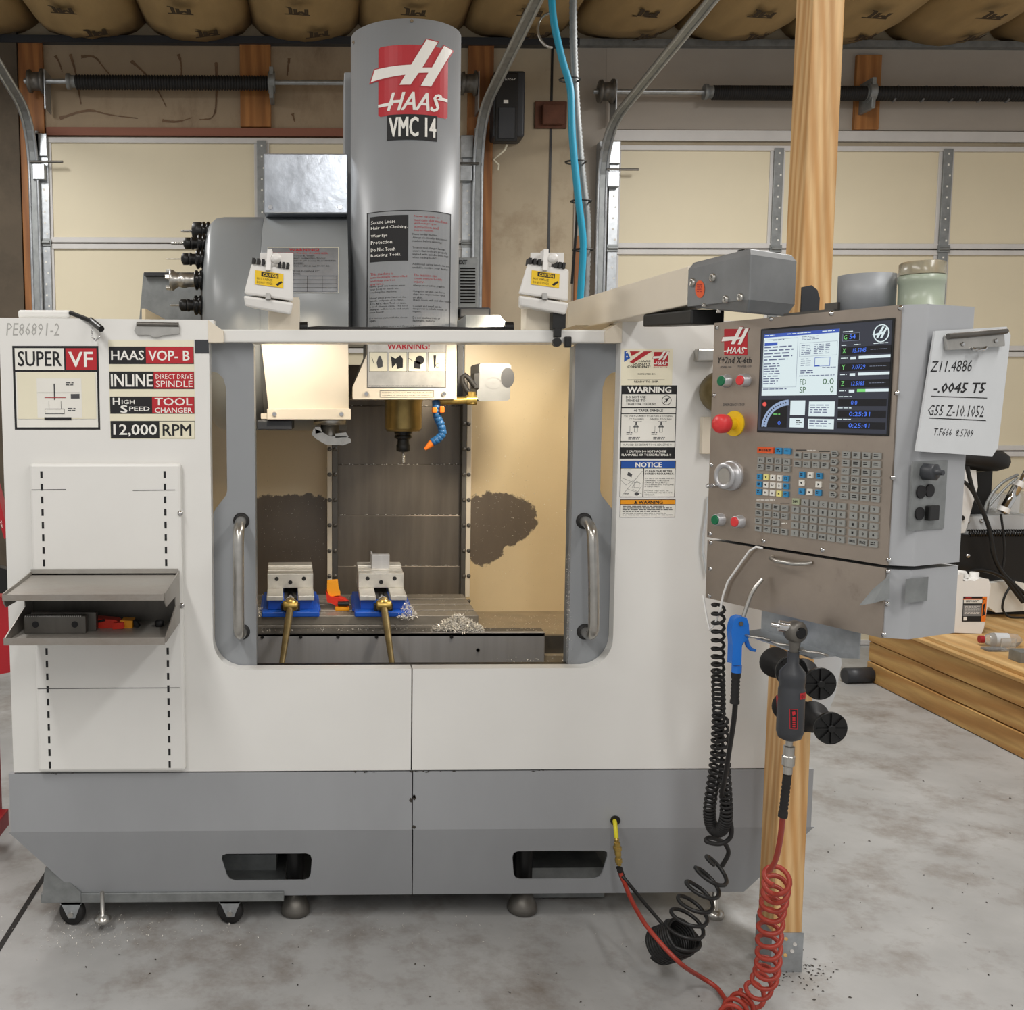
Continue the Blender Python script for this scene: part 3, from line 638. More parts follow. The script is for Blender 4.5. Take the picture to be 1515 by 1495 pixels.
build('sill', MB().box((IL, YF+.045, F(600, 1000).z), (IR, YF+.1, F(600, 994).z)), 'black', MC)
# column cover (round) and column
Yc, Rc = 3.34, None; cx_ = (X(519, Yc, 300)+X(679, Yc, 300))/2; Rc = (X(679, Yc, 300)-X(519, Yc, 300))/2
ztop = P(600, 27, Yc-Rc).z; zbot = P(600, 500, Yc).z
cc = build('column_cover', MB().lathe([(Rc, 0), (Rc, ztop-zbot), (Rc-.006, ztop-zbot), (Rc-.006, .05)], (cx_, Yc, zbot), (0, 0, 1), 64), 'grey_paint', MC)
build('cover_lid', MB().lathe([(Rc-.007, 0), (Rc-.007, .005)], (cx_, Yc, ztop-.02), (0, 0, 1), 48), 'charcoal', MC)
def cyl_map(px, py, h):
    # pixel row/column measured on the front of the cover: arc length from pixel offset
    k = (px-599)/80.; a = math.asin(max(-.999, min(.999, k))) if abs(k) < .98 else math.copysign(1.4, k)
    return Vector((cx_+(Rc+h)*math.sin(a), Yc-(Rc+h)*math.cos(a), P(600, py, Yc-Rc).z))
for px, py in ((601, 29), (523, 40)): build('screw', MB().lathe([(.006, 0), (.005, .003)], cyl_map(px, py+2, 0), (0, -1, 0), 10), 'chrome', cc)
d = Decal(cyl_map, .0006, ('x', 6)); logo(d, 556, 66, 654, 170); d.rect(568, 169, 638, 207, 'ink', 2); d.text('VMC 14', 571, 173, 636, 202, 'ink_white', 3, 0, .02); d.build('maker_sign', cc, 'red and white maker emblem over a black VMC 14 plate')
d = Decal(cyl_map, .0006, ('x', 6)); d.rect(542, 312, 660, 487, 'grey_paint'); d.frame(541, 311, 661, 489, 1.2, 'ink', 2); d.rect(545, 318, 598, 386, 'ink', 2)
for i, t in enumerate(('Secure Loose', 'Hair and Clothing.', 'Wear Eye', 'Protection.', 'Do Not Touch', 'Rotating Tools.')):
    yy = (324, 333, 345, 354, 365, 374)[i]; d.text(t, 547, yy, 547+2.75*len(t), yy+5.5, 'ink_white', 3, 0, .013)
for i, t in enumerate(('Never operate or', 'maintain this machine', 'without proper', 'instruction and', 'supervision.')): d.text(t, 606, 318+5.2*i, 606+2.35*len(t), 322+5.2*i, 'ink_red', 2)
for i, t in enumerate(('Never modify machine.', 'Always electrically disconnect', 'machine before servicing.', '', 'To avoid tool changer damage', 'ensure that tools are properly', 'aligned with spindle drive lugs', 'when loading tools!!', '', 'Additional safety interlocks are', 'available, contact your dealer.')):
    if t: d.text(t, 604, 345+4.9*i, 604+1.72*len(t), 349+4.9*i, 'ink', 2, 0, .0)
for i, t in enumerate(('This machine is', 'automatically controlled', 'and may start at', 'any time.')): d.text(t, 546, 402+5.2*i, 546+2.1*len(t), 406+5.2*i, 'ink_red', 2)
for i, t in enumerate(('The machine can', 'cause severe bodily', 'injury.')): d.text(t, 606, 405+5.2*i, 606+2.2*len(t), 409+5.2*i, 'ink_red', 2)
L_ = ('Never push any buttons when', 'your body or hands are', 'touching the machine.', '', 'Never place your hand on the', 'spindle and press ATC FWD,', 'ATC REV, Next Tool, or cause', 'a tool change cycle. The tool', 'changer will move in and crush', 'your hand!!', '', 'Do not operate with the doors', 'open.', '', 'Securely clamp work and fixtures.')
R_ = ('Always wear safety goggles.', '', 'Using the air gun can force', 'chips into unprotected eyes', 'or skin.', 'Sharp tools will cut skin easily.', '', 'Coolant and swarf can be', 'dangerous to inhale, touch or', 'ingest.', '', 'Do not machine toxic or', 'flammable material.', '', 'Avoid using the machine in')
for i, (a_, b_) in enumerate(zip(L_, R_)):
    if a_: d.text(a_, 545, 421+4.3*i, 545+1.8*len(a_), 424.4+4.3*i, 'ink', 2, 0, 0)
    if b_: d.text(b_, 605, 421+4.3*i, 605+1.75*len(b_), 424.4+4.3*i, 'ink', 2, 0, 0)
d.build('safety_notice', cc, 'grey safety notice with a black box of white text')
build('column', MB().box((X(509, 3.66, 300), 3.62, zt_i-.05), (X(668, 3.66, 300), 3.84, P(510, 112, 3.66).z)), 'grey_paint', MC, bev=.004)
# tool changer drum, shroud and arm
Yd, Rd = 3.56, .362; zd = P(400, 482, Yd).z; xd0, xd1, xd2 = X(304, Yd-.2, 400), X(386, Yd-.3, 400), X(515, Yd-.3, 400)
dm = build('tool_drum', MB().lathe([(Rd-.06, 0), (Rd-.02, .006), (Rd-.004, .025), (Rd, .05), (Rd, xd1-xd0-.002), (Rd-.003, xd1-xd0)], (xd0, Yd, zd), (1, 0, 0), 64), 'grey_drum', MC)
build('tool_drum', MB().lathe([(Rd-.002, 0), (Rd+.001, .003), (Rd+.001, xd2-xd1)], (xd1, Yd, zd), (1, 0, 0), 64), 'grey_drum', MC)
build('drum_face', MB().lathe([(.25, -.004), (Rd-.05, 0), (Rd-.05, .02)], (xd0-.004, Yd, zd), (1, 0, 0), 48), 'steel_dark', MC)
def drum_map(px, py, h):
    zz = P(450, py, Yd-Rd*.93).z-zd; s = max(-.999, min(.999, zz/Rd)); a = math.asin(s)
    return Vector((X(px, Yd-.3, 400), Yd-(Rd+.001+h)*math.cos(a), zd+(Rd+.001+h)*math.sin(a)))
d = Decal(drum_map, .0007, ('y', 4)); d.rect(396, 363, 501, 435, 'grey_satin'); d.frame(396, 363, 501, 435, .7, 'label_cream', 2)
d.text('WARNING!', 428, 365, 472, 370, 'ink_red', 2, 0, .03); d.text('HIGH SPEED TOOL CHANGER', 404, 371.5, 485, 374.5, 'ink_red', 2)
for i, t in enumerate(('TOOL CHANGE MAY OCCUR, WHEN', 'CONTROL PUTS AWAY OVERSIZED TOOLS.', 'TOOLS MORE THAN 3" (76.2 mm) IN DIAMETER', 'TREATED AS OVERSIZED.', 'TOOLS MORE THAN 4 LBS (2 kg) MUST BE', 'HEAVY.', 'TOOL ARM WILL MOVE DOWN 4 1/2"', 'DURING TOOL CHANGE.')): d.text(t, 399, 376.3+4*i, 399+2.45*len(t), 379+4*i, 'ink', 2, 0, 0)
for yy in (409, 415, 421, 427, 433): d.line(400, yy, 498, yy, .5, 'ink')
for xx in (400, 433, 455, 477, 498): d.line(xx, 409, xx, 433, .5, 'ink')
d.build('warning_plate', dm, 'printed warning plate on the tool drum')
bx_ = fbox('motor_box', 390, 227, 515, 316, 3.38, 3.62, 'grey_satin', MC, bev=.004)
for q in (400, 503): build('screw', MB().lathe([(.008, 0), (.007, .004)], P(q, 307, 3.38), (0, -1, 0), 12), 'chrome', bx_)
fpoly('chute', [(213, 405), (304, 405), (304, 488), (204, 488)], 3.62, 3.64, 'galv_dull', MC, cy=450)
fbox('chute_rim', 213, 403, 304, 408, 3.58, 3.64, 'charcoal', MC)
fpoly('changer_shroud', [(386, 500), (515, 500), (516, 606), (397, 606)], 3.17, 3.55, 'white_side', MC, bev=.003, cy=550)
sf = fbox('shroud_flange', 395, 605, 519, 621, 3.15, 3.55, 'white_side', MC, bev=.002)
for q in (406, 505): build('screw', MB().lathe([(.008, 0), (.006, .004)], P(q, 613, 3.15), (0, -1, 0), 12), 'chrome', sf)
fbox('shroud_lug', 386, 612, 396, 620, 3.17, 3.3, 'white_side', MC); fbox('proximity_block', 380, 622, 432, 636, 3.17, 3.4, 'charcoal', MC, bev=.003)
c = P(488, 622, 3.35); ta = build('tool_arm', MB().lathe([(.055, 0), (.055, .014), (.03, .016), (.03, .05)], c, (0, 0, -1), 24), 'steel', MC)
f = pm(3.3, 488, 645); mb = MB()
for pts in ([(464, 634), (474, 638), (488, 646), (512, 646), (519, 650), (519, 655), (508, 659), (482, 658), (468, 650), (461, 643)], [(466, 632), (474, 632), (477, 640), (467, 642)], [(496, 642), (512, 640), (516, 647), (496, 648)]): mb.prism([f(*p) for p in pts], (0, .09, 0))
build('gripper', mb, 'steel', ta, bev=.002)
# spindle head
hd = fpoly('spindle_head', [(545, 498), (672, 498), (675, 500), (676, 591), (522, 591), (522, 573), (545, 521)], 3.14, 3.6, 'white_side', MC, bev=.004, cy=550)
d = Decal(pm(3.139, 600, 550)); d.rect(544, 500, 659, 573, 'steel_bright'); d.frame(543, 500, 660, 574, .8, 'ink_soft', 2)
d.text('WARNING!', 573, 508, 635, 517, 'ink_red', 2, 0, .04)
for i in range(4):
    x = 546+i*29; d.rect(x, 521, x+27, 550, 'label_cream', 2); d.frame(x, 521, x+27, 550, .5, 'ink_soft', 3)
d.poly([(560, 527), (563, 527), (566, 535), (566, 543), (559, 545), (557, 537)], 'ink_soft', 3); d.line(550, 529, 553, 538, .8, 'ink_soft', 3)
d.poly([(578, 527), (585, 531), (592, 526), (596, 531), (596, 544), (588, 546), (586, 538), (580, 545), (579, 535)], 'ink', 3)
d.circ(621, 533, 6.5, 'ink', 3); d.poly([(613, 534), (622, 536), (622, 546), (612, 545)], 'ink', 3); d.line(604, 530, 611, 535, .8, 'ink_soft', 3)
d.poly([(641, 526), (645, 526), (644, 543), (642, 545)], 'ink', 3); d.ring(647, 541, 3, .8, 'ink_soft', 3)
d.text('IT IS EXTREMELY DANGEROUS TO OPERATE THIS MACHINE WITH COVERS REMOVED', 546, 570.5, 641, 572.3, 'ink', 2, 0, 0)
d.frame(562, 578, 642, 588, .6, 'ink_soft', 1)
d.text('WARNING: ABOVE 10,000 RPM REQUIRES BALANCED', 565, 580, 640, 582.4, 'ink', 1, 0, 0); d.text('TOOLING OF GRADE G2.5 OR BETTER (ANSI/ISO)', 565, 584, 638, 586.4, 'ink', 1, 0, 0)
d.build('warning_plate', hd, 'metal warning plate with four pictograms')
for q in (542, 657): build('screw', MB().lathe([(.008, 0), (.006, .004)], P(q, 583, 3.138), (0, -1, 0), 12), 'chrome', hd)
cs = P(597, 592, 3.36); k_ = 1500/3.36; mat('nose_metal', 'a8935f', .3, metal=.85, var=.22, scale=14)
build('spindle_nose', MB().lathe([(.064, -.02), (.064, .005), (.061, .007), (.061, .09), (.055, .103), (.03, .103)], cs, (0, 0, -1), 40), 'nose_metal', MC)
th = thing('spindle_tool', cs-Vector((0, 0, .104)), 'black collet holder with a small end mill clamped in the spindle', 'tool holder')
c0 = cs-Vector((0, 0, .1)); build('flange', MB().lathe([(.022, 0), (.03, .004), (.03, .01), (.026, .013), (.026, .016), (.03, .019), (.03, .024), (.021, .03)], c0, (0, 0, -1), 24), 'black_gloss', th)
build('collet_nut', MB().lathe([(.019, .03), (.02, .045), (.023, .048), (.023, .068), (.015, .071)], c0, (0, 0, -1), 18), 'black', th)
def drill(c0, ax, L, r, m='steel'):
    ax = Vector(ax).normalized(); a_ = ax.orthogonal().normalized(); b_ = ax.cross(a_); mb = MB()
    for s in (0, math.pi): mb.tube([c0+ax*(L*k/24)+(a_*math.cos(k*.8+s)+b_*math.sin(k*.8+s))*r*.5 for k in range(25)], [r*.62]*22+[r*.5, r*.35, r*.1], 6)
    return mb
build('end_mill', drill(c0-Vector((0, 0, .07)), (0, 0, -1), .04, .006), 'steel', th)
# coolant nozzle and probe box
cn = build('coolant_manifold', MB().cyl(P(643, 594, 3.2), P(700, 592, 3.2), .012, 12).cyl(P(698, 580, 3.2), P(699, 598, 3.2), .013, 6).cyl(P(690, 592, 3.2), P(705, 592, 3.2), .016, 6), 'brass', MC)
pts = [P(x, y, 3.17) for x, y in ((645, 594), (646, 606), (647, 618), (653, 630), (655, 642), (648, 650), (641, 654))]; mb = MB()
for a_, b_ in zip(pts, pts[1:]):
    for k in range(2): mb.lathe([(.008, -.004), (.013, .0), (.013, .012), (.008, .016)], a_.lerp(b_, k/2), b_-a_, 12)
hz = build('coolant_hose', mb, 'blue_hose', MC); build('hose_tip', MB().lathe([(.012, 0), (.011, .012), (.005, .035)], pts[-1], P(630, 664, 3.17)-pts[-1], 10), 'orange', hz)
build('hose_collar', MB().box(P(640, 603, 3.15), P(645, 611, 3.18)).box(P(651, 601, 3.15), P(656, 611, 3.18)), 'orange', hz, bev=.003)
pbx = fpoly('sensor_box', [(709, 539), (712, 537), (753, 538), (756, 541), (755, 590), (752, 593), (710, 594), (706, 590), (706, 578), (709, 575)], 3.3, 3.5, 'cast_grey', MC, bev=.004, cy=560)
d = Decal(pm(3.299, 730, 560)); d.circ(751, 559, 10, 'charcoal', 1, 15); d.ring(730, 567, 12, 1, 'ink_grey', 1, 9); d.text('H', 726, 563, 735, 571, 'ink_grey', 1, .4); d.build('lens_print', pbx)
fbox('cable_gland', 701, 552, 710, 575, 3.3, 3.36, 'black', MC, bev=.002)
build('probe_cable', MB().tube([P(x, y, 3.28) for x, y in ((703, 572), (698, 566), (694, 560), (688, 555), (684, 558), (684, 566), (690, 577), (695, 582))], .008, 8), 'black_rubber', MC)
fbox('head_strip', 677, 500, 685, 600, 3.55, 3.6, 'charcoal', MC)
# vent box and small covers on the roof to the right of the round cover
vb = fbox('vent_box', 678, 381, 707, 456, 3.6, 3.84, 'galv_dull', MC, bev=.003)
for k in range(12): build('louver', MB().box(P(681, 396+k*4.6, 3.598), P(703, 398.4+k*4.6, 3.602)), 'dark_void', vb)
d = Decal(pm(3.598, 690, 388)); d.text('EXIT', 679, 385, 691, 391, 'ink', 1, 0, .04); d.build('lettering', vb)
fbox('black_case', 680, 455, 726, 470, 3.3, 3.6, 'charcoal', MC, bev=.005)
fpoly('valve_cover', [(689, 466), (739, 466), (751, 480), (751, 489), (689, 489)], 3.0, 3.2, 'galv_dull', MC, bev=.004, cy=478)
build('roof_cable', MB().tube([P(x, y, YF+.06) for x, y in ((448, 488), (470, 486), (520, 487), (590, 488), (640, 486), (700, 488), (760, 486))], .006, 6), 'black_rubber', MC)
for q in (448, 752): build('cable_gland', MB().cyl(P(q-5, 484, YF+.05), P(q+7, 484, YF+.05), .014, 10), 'black', MC)
# work lights on tan brackets above the beam
for s, (ox, oy) in enumerate(((400, 425), (808, 425))):
    Yl = YF-.03; f0 = pm(Yl, ox, oy); wk = lambda x, y, h=0, ox=ox, oy=oy, f0=f0: f0(ox+x, oy+y, h)
    fbox('lamp_bracket', ox-3 if s == 0 else ox-30, 440, ox+43 if s == 0 else ox+22, 489, YF+.03, YF+.1, 'white_side', MC, bev=.002)
    lp = build('work_light', MB().hexa([wk(-28, -36), wk(34, -27), wk(34, 21), wk(-40, 10)], [wk(-20, -30, -.11), wk(28, -22, -.11), wk(28, 12, -.11), wk(-30, 4, -.11)]), 'lamp_white', MC, bev=.006, label='white angled work light with a yellow caution sticker')
    build('lamp_lid', MB().hexa([wk(-40, 13, .006), wk(34, 24, .006), wk(30, 41, .0), wk(-38, 28, .0)], [wk(-30, 6, -.1), wk(28, 14, -.1), wk(28, 36, -.1), wk(-30, 26, -.1)]), 'lamp_white', lp, bev=.005)
    build('back_plate', MB().box(wk(-17, -56, -.06), wk(33, -30, -.065)), 'lamp_white', lp); build('lamp_arm', MB().hexa([wk(-4, -57, .0), wk(3, -57, 0), wk(1, -24, .012), wk(-7, -24, .012)], [wk(-4, -57, -.05), wk(3, -57, -.05), wk(1, -24, -.02), wk(-7, -24, -.02)]), 'lamp_white', lp, bev=.002)
    build('pivot_knob', MB().lathe([(.014, 0), (.012, .012), (.005, .016)], wk(9, -42, .0), (0, -1, 0), 16), 'lamp_white', lp)
    for q in (-24, -17, -10, 14, 20, 26): build('cooling_fin', MB().hexa([wk(q-2, -40+q*.14, .004), wk(q+2, -39.5+q*.14, .004), wk(q+1, -31+q*.14, .006), wk(q-3, -31.5+q*.14, .006)], [wk(q-2, -40+q*.14, -.04), wk(q+2, -39.5+q*.14, -.04), wk(q+1, -31+q*.14, -.04), wk(q-3, -31.5+q*.14, -.04)]), 'black_rubber', lp)
    build('lid_clip', MB().hexa([wk(-6, 9, .014), wk(0, 10, .014), wk(1, 19, .014), wk(-7, 18, .014)], [wk(-6, 9, 0), wk(0, 10, 0), wk(1, 19, 0), wk(-7, 18, 0)]), 'steel', lp)
    wd = lambda px, py, h, wk=wk: wk(px*.985-py*.03, py+px*.135, .0015+h)
    d = Decal(wd); d.rect(-23, -22, 19, -1, 'yellow'); d.rect(-14, -20.5, 12, -14, 'ink', 2); d.text('CAUTION', -11, -19.5, 10, -15, 'yellow', 3, 0, .03); d.text('HOT SURFACE', -20, -12, 3, -8.5, 'ink', 2, 0, 0); d.text('DO NOT TOUCH', -20, -6.5, 3, -3, 'ink', 2, 0, 0); d.poly([(8, -5), (16, -11), (18, -9), (11, -3)], 'ink', 2); d.build('caution_sticker', lp, 'yellow caution sticker')
    c = wk(-2, 20, -.14); build('lamp_lens', MB().box((c.x-.03, c.y-.005, c.z-.004), (c.x+.045, c.y+.004, c.z+.02)), 'lamp_lens', lp)
    L = spot('work_light_beam', (c.x, YF+.115, c.z-.01), (.16+(c.x-.25)*.7, 3.7, .95), 9 if s == 0 else 34, (1, .87, .68), 100, .5, .05)
# stickers on the front panels
def sticker(name, cx, cy, parent, label, h=.0005): return Decal(pm(YF-h, cx, cy)), name, parent, label
d = Decal(pm(YF, 84, 574)); d.rect(20, 512, 147, 636, 'ink'); d.rect(23.5, 515.5, 96, 547.5, 'label_white', 2); d.rect(98.5, 515.5, 144, 547.5, 'red', 2); d.rect(23.5, 550.5, 144, 632.5, 'label_white', 2)
d.text('SUPER', 28, 520, 92, 542, 'ink', 3, 0, .015); d.text('VF', 103, 521, 138, 543, 'ink_white', 3, 0, .02); d.build('model_sticker', pl, 'black-framed model sticker reading SUPER VF')
d = Decal(pm(YF-.0015, 84, 590)); d.rect(26, 551, 142, 620, 'label_cream'); d.rect(55, 560, 121, 618, 'label_white', 2)
for a_, b_, c_, e_ in ((80, 568, 82, 592), (56, 581, 118, 581.6), (66, 588, 98, 588.6), (66, 605, 95, 606), (66, 612, 95, 613), (66, 605, 66.6, 613), (94.5, 605, 95, 613), (72, 594, 72.5, 605), (90, 594, 90.5, 605), (105, 583, 118, 590)): d.rect(a_, b_, max(c_, a_+.6), e_, 'ink_soft', 3)
d.rect(67, 588, 97, 589, 'ink_red', 4); d.greek(98, 566, 110, 572, 2, 'ink_soft', 3); d.greek(100, 604, 112, 610, 2, 'ink_soft', 3); d.rect(65, 617.5, 105, 621.5, 'ink', 3); d.build('taped_sketch', pl, 'hand drawn sketch taped under the SUPER VF heading')
d = Decal(pm(YF, 225, 580)); d.rect(162, 503, 288, 650, 'label_cream')
for y0, y1, xm in ((513, 539, 217), (550, 576, 228), (587, 612.5, 225), (623, 649, 235)):
    d.rect(162.5, y0, 287.5, y1, 'ink', 2); d.rect(xm, y0+.8, 287, y1-.8, 'red' if y0 < 620 else 'label_cream', 3)
d.text('HAAS', 166, 519, 214, 533, 'ink_white', 3, 0, .02); d.text('VOP- B', 221, 519, 281, 534, 'ink_white', 4, 0, .02)
d.text('INLINE', 165, 554, 226, 572, 'ink_white', 3, 0, .02); d.text('DIRECT DRIVE', 231, 553.5, 285, 561, 'ink_white', 4); d.text('SPINDLE', 231, 563.5, 285, 573, 'ink_white', 4)
d.text('H', 167, 589, 177, 599, 'ink_white', 3, 0, .03); d.text('IGH', 180, 592, 199, 598, 'ink_white', 3, 0, .02); d.text('S', 178, 600, 188, 611, 'ink_white', 3, 0, .03); d.text('PEED', 191, 602, 221, 608, 'ink_white', 3, 0, .02)
d.text('TOOL', 229, 589, 284, 600, 'ink_white', 4, 0, .02); d.text('CHANGER', 229, 603.5, 284, 611, 'ink_white', 4, 0, .02)
d.text('12,000', 167, 628, 231, 646, 'ink_white', 3, 0, .02); d.text('RPM', 240, 628, 282, 645, 'ink', 4, 0, .02); d.build('feature_sticker', pl, 'stack of black and red feature stickers')
d = Decal(pm(YF, 100, 486)); d.text('PE86891-2', 9, 478, 88, 497, 'pencil', 1, .15, -.005); d.build('pencil_note', pl, 'faint pencilled number')
fbox('tape_patch', 288, 503, 309, 523, YF-.001, YF, 'charcoal', pl)
d = Decal(pm(YF, 955, 540)); d.rect(919, 516, 995, 571, 'label_cream'); d.poly([(923, 520), (927, 520), (932, 530), (923, 536)], 'ink_blue', 2)
d.circ(926.5, 522, 1.2, 'ink_white', 3); d.circ(927, 528, 1.2, 'ink_white', 3)
d.poly([(931, 520), (947, 520), (934, 527)], 'ink_red', 2); d.poly([(952, 520), (964, 520), (936, 538), (931, 536)], 'ink_red', 2)
logo(d, 967, 521, 988, 542, 2); d.text('HAAS', 945, 533.5, 962, 536, 'ink', 2, 0, .03); d.text('QUALITY', 936, 537.2, 962, 540.2, 'ink', 2, 0, .03); d.text('CONFIDENT!', 928, 541.2, 962, 544.5, 'ink', 2, 0, .03); d.text('MADE IN U.S.A.', 967, 542.6, 988, 544.2, 'ink_red', 2)
d.text('INSPECTED BY:', 944, 552.5, 970, 554.5, 'ink', 2, 0, .02); d.line(929, 562, 984, 562, .4, 'ink'); d.text('READY TO SHIP.', 939, 563.5, 975, 566.3, 'ink', 2, 0, .02); d.build('inspection_sticker', pr, 'cream inspection sticker with a flag and emblem')
d = Decal(pm(YF, 958, 625)); d.rect(918, 570.5, 1000, 679, 'ink'); d.text('WARNING', 927, 573, 991, 581, 'ink_white', 2, 0, .05)
for y0, y1 in ((583.5, 602.5), (604.3, 611.5), (613, 653), (654.5, 662)): d.rect(919.2, y0, 998.8, y1, 'label_white', 2)
for i, t in enumerate(('DO NOT USE', 'SPINDLE TO', 'TIGHTEN TOOLS!!')): d.text(t, 925, 586+5.1*i, 925+2.9*len(t), 589.5+5.1*i, 'ink', 3, 0, .014)
d.ring(985, 592.5, 7.2, .8, 'ink', 3); d.line(980, 597.5, 990, 587.5, .9, 'ink', 3); d.poly([(981, 590), (989, 589), (987, 592), (985, 596), (984, 592)], 'ink_soft', 3)
d.text('40 TAPER SPINDLE', 937, 606, 980, 609.6, 'ink', 3, 0, .02); d.text('USE ONLY CORRECT PULLSTUDS & TOOLING', 923, 614.5, 994, 617, 'ink', 3); d.text('CT TOOLING', 930, 619, 952, 621.8, 'ink', 3); d.text('DIN/ISO TOOLING', 961, 619, 993, 621.8, 'ink', 3)
for xx in (941, 978):
    d.frame(xx-2.5, 629, xx+2.5, 640, .5, 'ink_soft', 3); d.rect(xx-4, 631, xx+4, 632.5, 'ink_soft', 3); d.rect(xx-1, 624, xx+1, 629, 'ink_soft', 3); d.greek(xx-14, 640, xx-5, 644.5, 2, 'ink_soft', 3); d.greek(xx-11, 647, xx+7, 651.5, 2, 'ink_soft', 3); d.greek(xx-5, 623.5, xx+9, 625, 1, 'ink_soft', 3); d.line(xx-9, 630, xx-9, 640, .4, 'ink_soft', 3)
d.text('!! AVOID EXCESSIVE TOOL LENGTHS !!', 923, 656.7, 994, 659.6, 'ink', 3); d.text('!! CAUTION DO NOT MACHINE', 928, 666.5, 987, 669.6, 'ink_white', 2, 0, .03); d.text('FLAMMABLE OR TOXIC MATERIAL !!', 921, 671.6, 994, 674.8, 'ink_white', 2, 0, .03); d.build('warning_sticker', pr, 'black and white spindle warning sticker')
d = Decal(pm(YF, 958, 709)); d.rect(917.3, 682, 999, 736, 'ink'); d.rect(918.3, 683, 998, 692.3, 'ink_blue', 2); d.text('NOTICE', 939.5, 684.5, 978, 691.3, 'ink_white', 3, 0, .04); d.rect(918.3, 693.5, 951, 735, 'label_white', 2); d.rect(952.5, 693.5, 998, 735, 'label_white', 2)
for i, t in enumerate(('CLEAN THE FILTER', 'SCREEN REGULARLY.', '', 'DO NOT USE PLAIN WATER,', 'PERMANENT CORROSION', 'DAMAGE WILL RESULT.', 'RUST INHIBITING COOLANT', 'IS REQUIRED.', '', 'DO NOT USE TOXIC OR', 'FLAMMABLE LIQUIDS AS A', 'COOLANT.')):
    if t: yy = 696+3.7*i if i < 2 else 698.2+3*i; d.text(t, 954, yy, 954+(2.5 if i < 2 else 1.88)*len(t), yy+(2.6 if i < 2 else 2.1), 'ink', 3, 0, .03 if i < 2 else .01)
d.poly([(929, 698), (935, 702), (934, 706.5), (927.5, 703)], 'ink_soft', 3); d.line(921, 733, 950, 697, .4, 'ink_soft', 3); d.circ(942.5, 731, 3.4, 'ink_soft', 3, 2.4); d.frame(938, 714, 946, 722, .4, 'ink_soft', 3)
for a_ in ((919, 707, 935, 713), (919, 711, 926, 718), (926, 718, 937, 711), (935, 722, 942, 712), (942, 712, 948, 716), (936, 724, 944, 728), (944, 728, 949, 720), (929, 724, 950, 731)): d.line(*a_, .35, 'ink_soft', 3)
d.greek(922, 695, 933, 696.2, 1, 'ink', 3); d.greek(924, 730, 931, 733, 2, 'ink_soft', 3); d.build('notice_sticker', pr, 'blue-headed coolant filter notice')
d = Decal(pm(YF, 958, 752)); d.rect(917, 739, 999, 766, 'ink'); d.rect(918, 740, 998.2, 746.2, 'ink_amber', 2); d.text('WARNING', 944.5, 740.8, 980, 745.6, 'ink', 3, 0, .04); d.poly([(937.5, 745.6), (940, 740.8), (943, 745.6)], 'ink', 3); d.rect(918, 747, 998.2, 765.2, 'label_white', 2); d.greek(921, 748.6, 996, 764.4, 6, 'ink_soft', 3, .42, 5); d.build('amber_sticker', pr, 'amber-headed warning sticker with small print')
# fittings on the right panel half hidden behind the pendant
fbox('door_catch', 1032, 516, 1064, 535, YF-.03, YF, 'steel', MC, bev=.004)
build('coolant_gauge', MB().lathe([(.045, 0), (.055, .02), (.05, .06), (.035, .075)], P(1060, 580, YF), (0, -1, 0), 28), 'handle_bronze', MC)
fbox('junction_box', 1039, 617, 1068, 672, YF-.02, YF, 'white_side', MC, bev=.002)
build('pendant_cord', MB().tube([P(x, y, YF-.01) for x, y in ((1048, 735), (1046, 760), (1041, 790), (1040, 815), (1046, 850))], .004, 6), 'bluegrey_paper', MC)
# chipped paint along the seam between the white panels and the skirt
d = Decal(pm(YF-.0004, 600, 1142))
rd = random.Random(12)
for cx2, wd, n in ((545, 22, 7), (640, 34, 8), (625, 14, 4), (790, 16, 4), (612, 4, 5), (96, 30, 4)):
    for k in range(n):
        x = cx2+rd.uniform(-wd, wd); y = 1141+abs(rd.gauss(0, 1.4)) if cx2 != 612 else rd.uniform(1165, 1225); a_ = rd.uniform(1, 3.2); b_ = rd.uniform(.4, 1.1) if cx2 != 612 else rd.uniform(1.5, 4)
        d.poly([(x-a_, y), (x-a_*.3, y-b_), (x+a_*.6, y-b_*.7), (x+a_, y+b_*.2), (x+a_*.2, y+b_), (x-a_*.6, y+b_*.6)], 'speck')
o = d.build('paint_chips', MC); o['kind'] = 'stuff'
# hose outlet in the skirt
o = build('hose_outlet', MB().lathe([(.011, 0), (.014, .001), (.014, .004)], P(910, 1214, YF), (0, -1, 0), 16), 'black', MC)
# ================================================================ control pendant on its swing arm
TL = P(1057, 478, 2.25); TR = P(1333, 450, 1.84); U = TR-TL; U.z = 0; PWD = U.length; U.normalize(); NN = U.cross(Vector((0, 0, 1))); PHT = TL.z-P(1047, 795, 2.25).z
UP = Vector((0, 0, 1))
def pl_map(px, py, h=0.):
    p = PP(px, py, TL, NN); return p+NN*h
def loc(lx, ly, lz): return TL+U*lx-NN*ly+UP*lz
PM = Matrix(((U.x, -NN.x, 0, TL.x), (U.y, -NN.y, 0, TL.y), (0, 0, 1, TL.z), (0, 0, 0, 1)))
def pq(px, py): q = PM.inverted() @ pl_map(px, py); return q.x, q.z
PD = thing('control_pendant', loc(PWD/2, .08, -.62), 'brushed steel control pendant with lit screen and keypad on a swing arm', 'control panel')
plan = [(0, .004), (PWD, .004), (PWD+.028, .035), (PWD+.028, .165), (0, .165)]
mb = MB().prism([(x, y, -PHT) for x, y in plan], (0, 0, PHT)); build('housing', mb, 'housing_grey', PD, frame=PM, bev=.003)
fp = build('front_panel', MB().box((0, 0, -PHT), (PWD, .004, 0)), 'stainless', PD, frame=PM)
plan2 = [(0, .006), (PWD-.005, .006), (PWD+.023, .037), (PWD+.023, .17), (0, .17)]; z2 = -PHT-.006
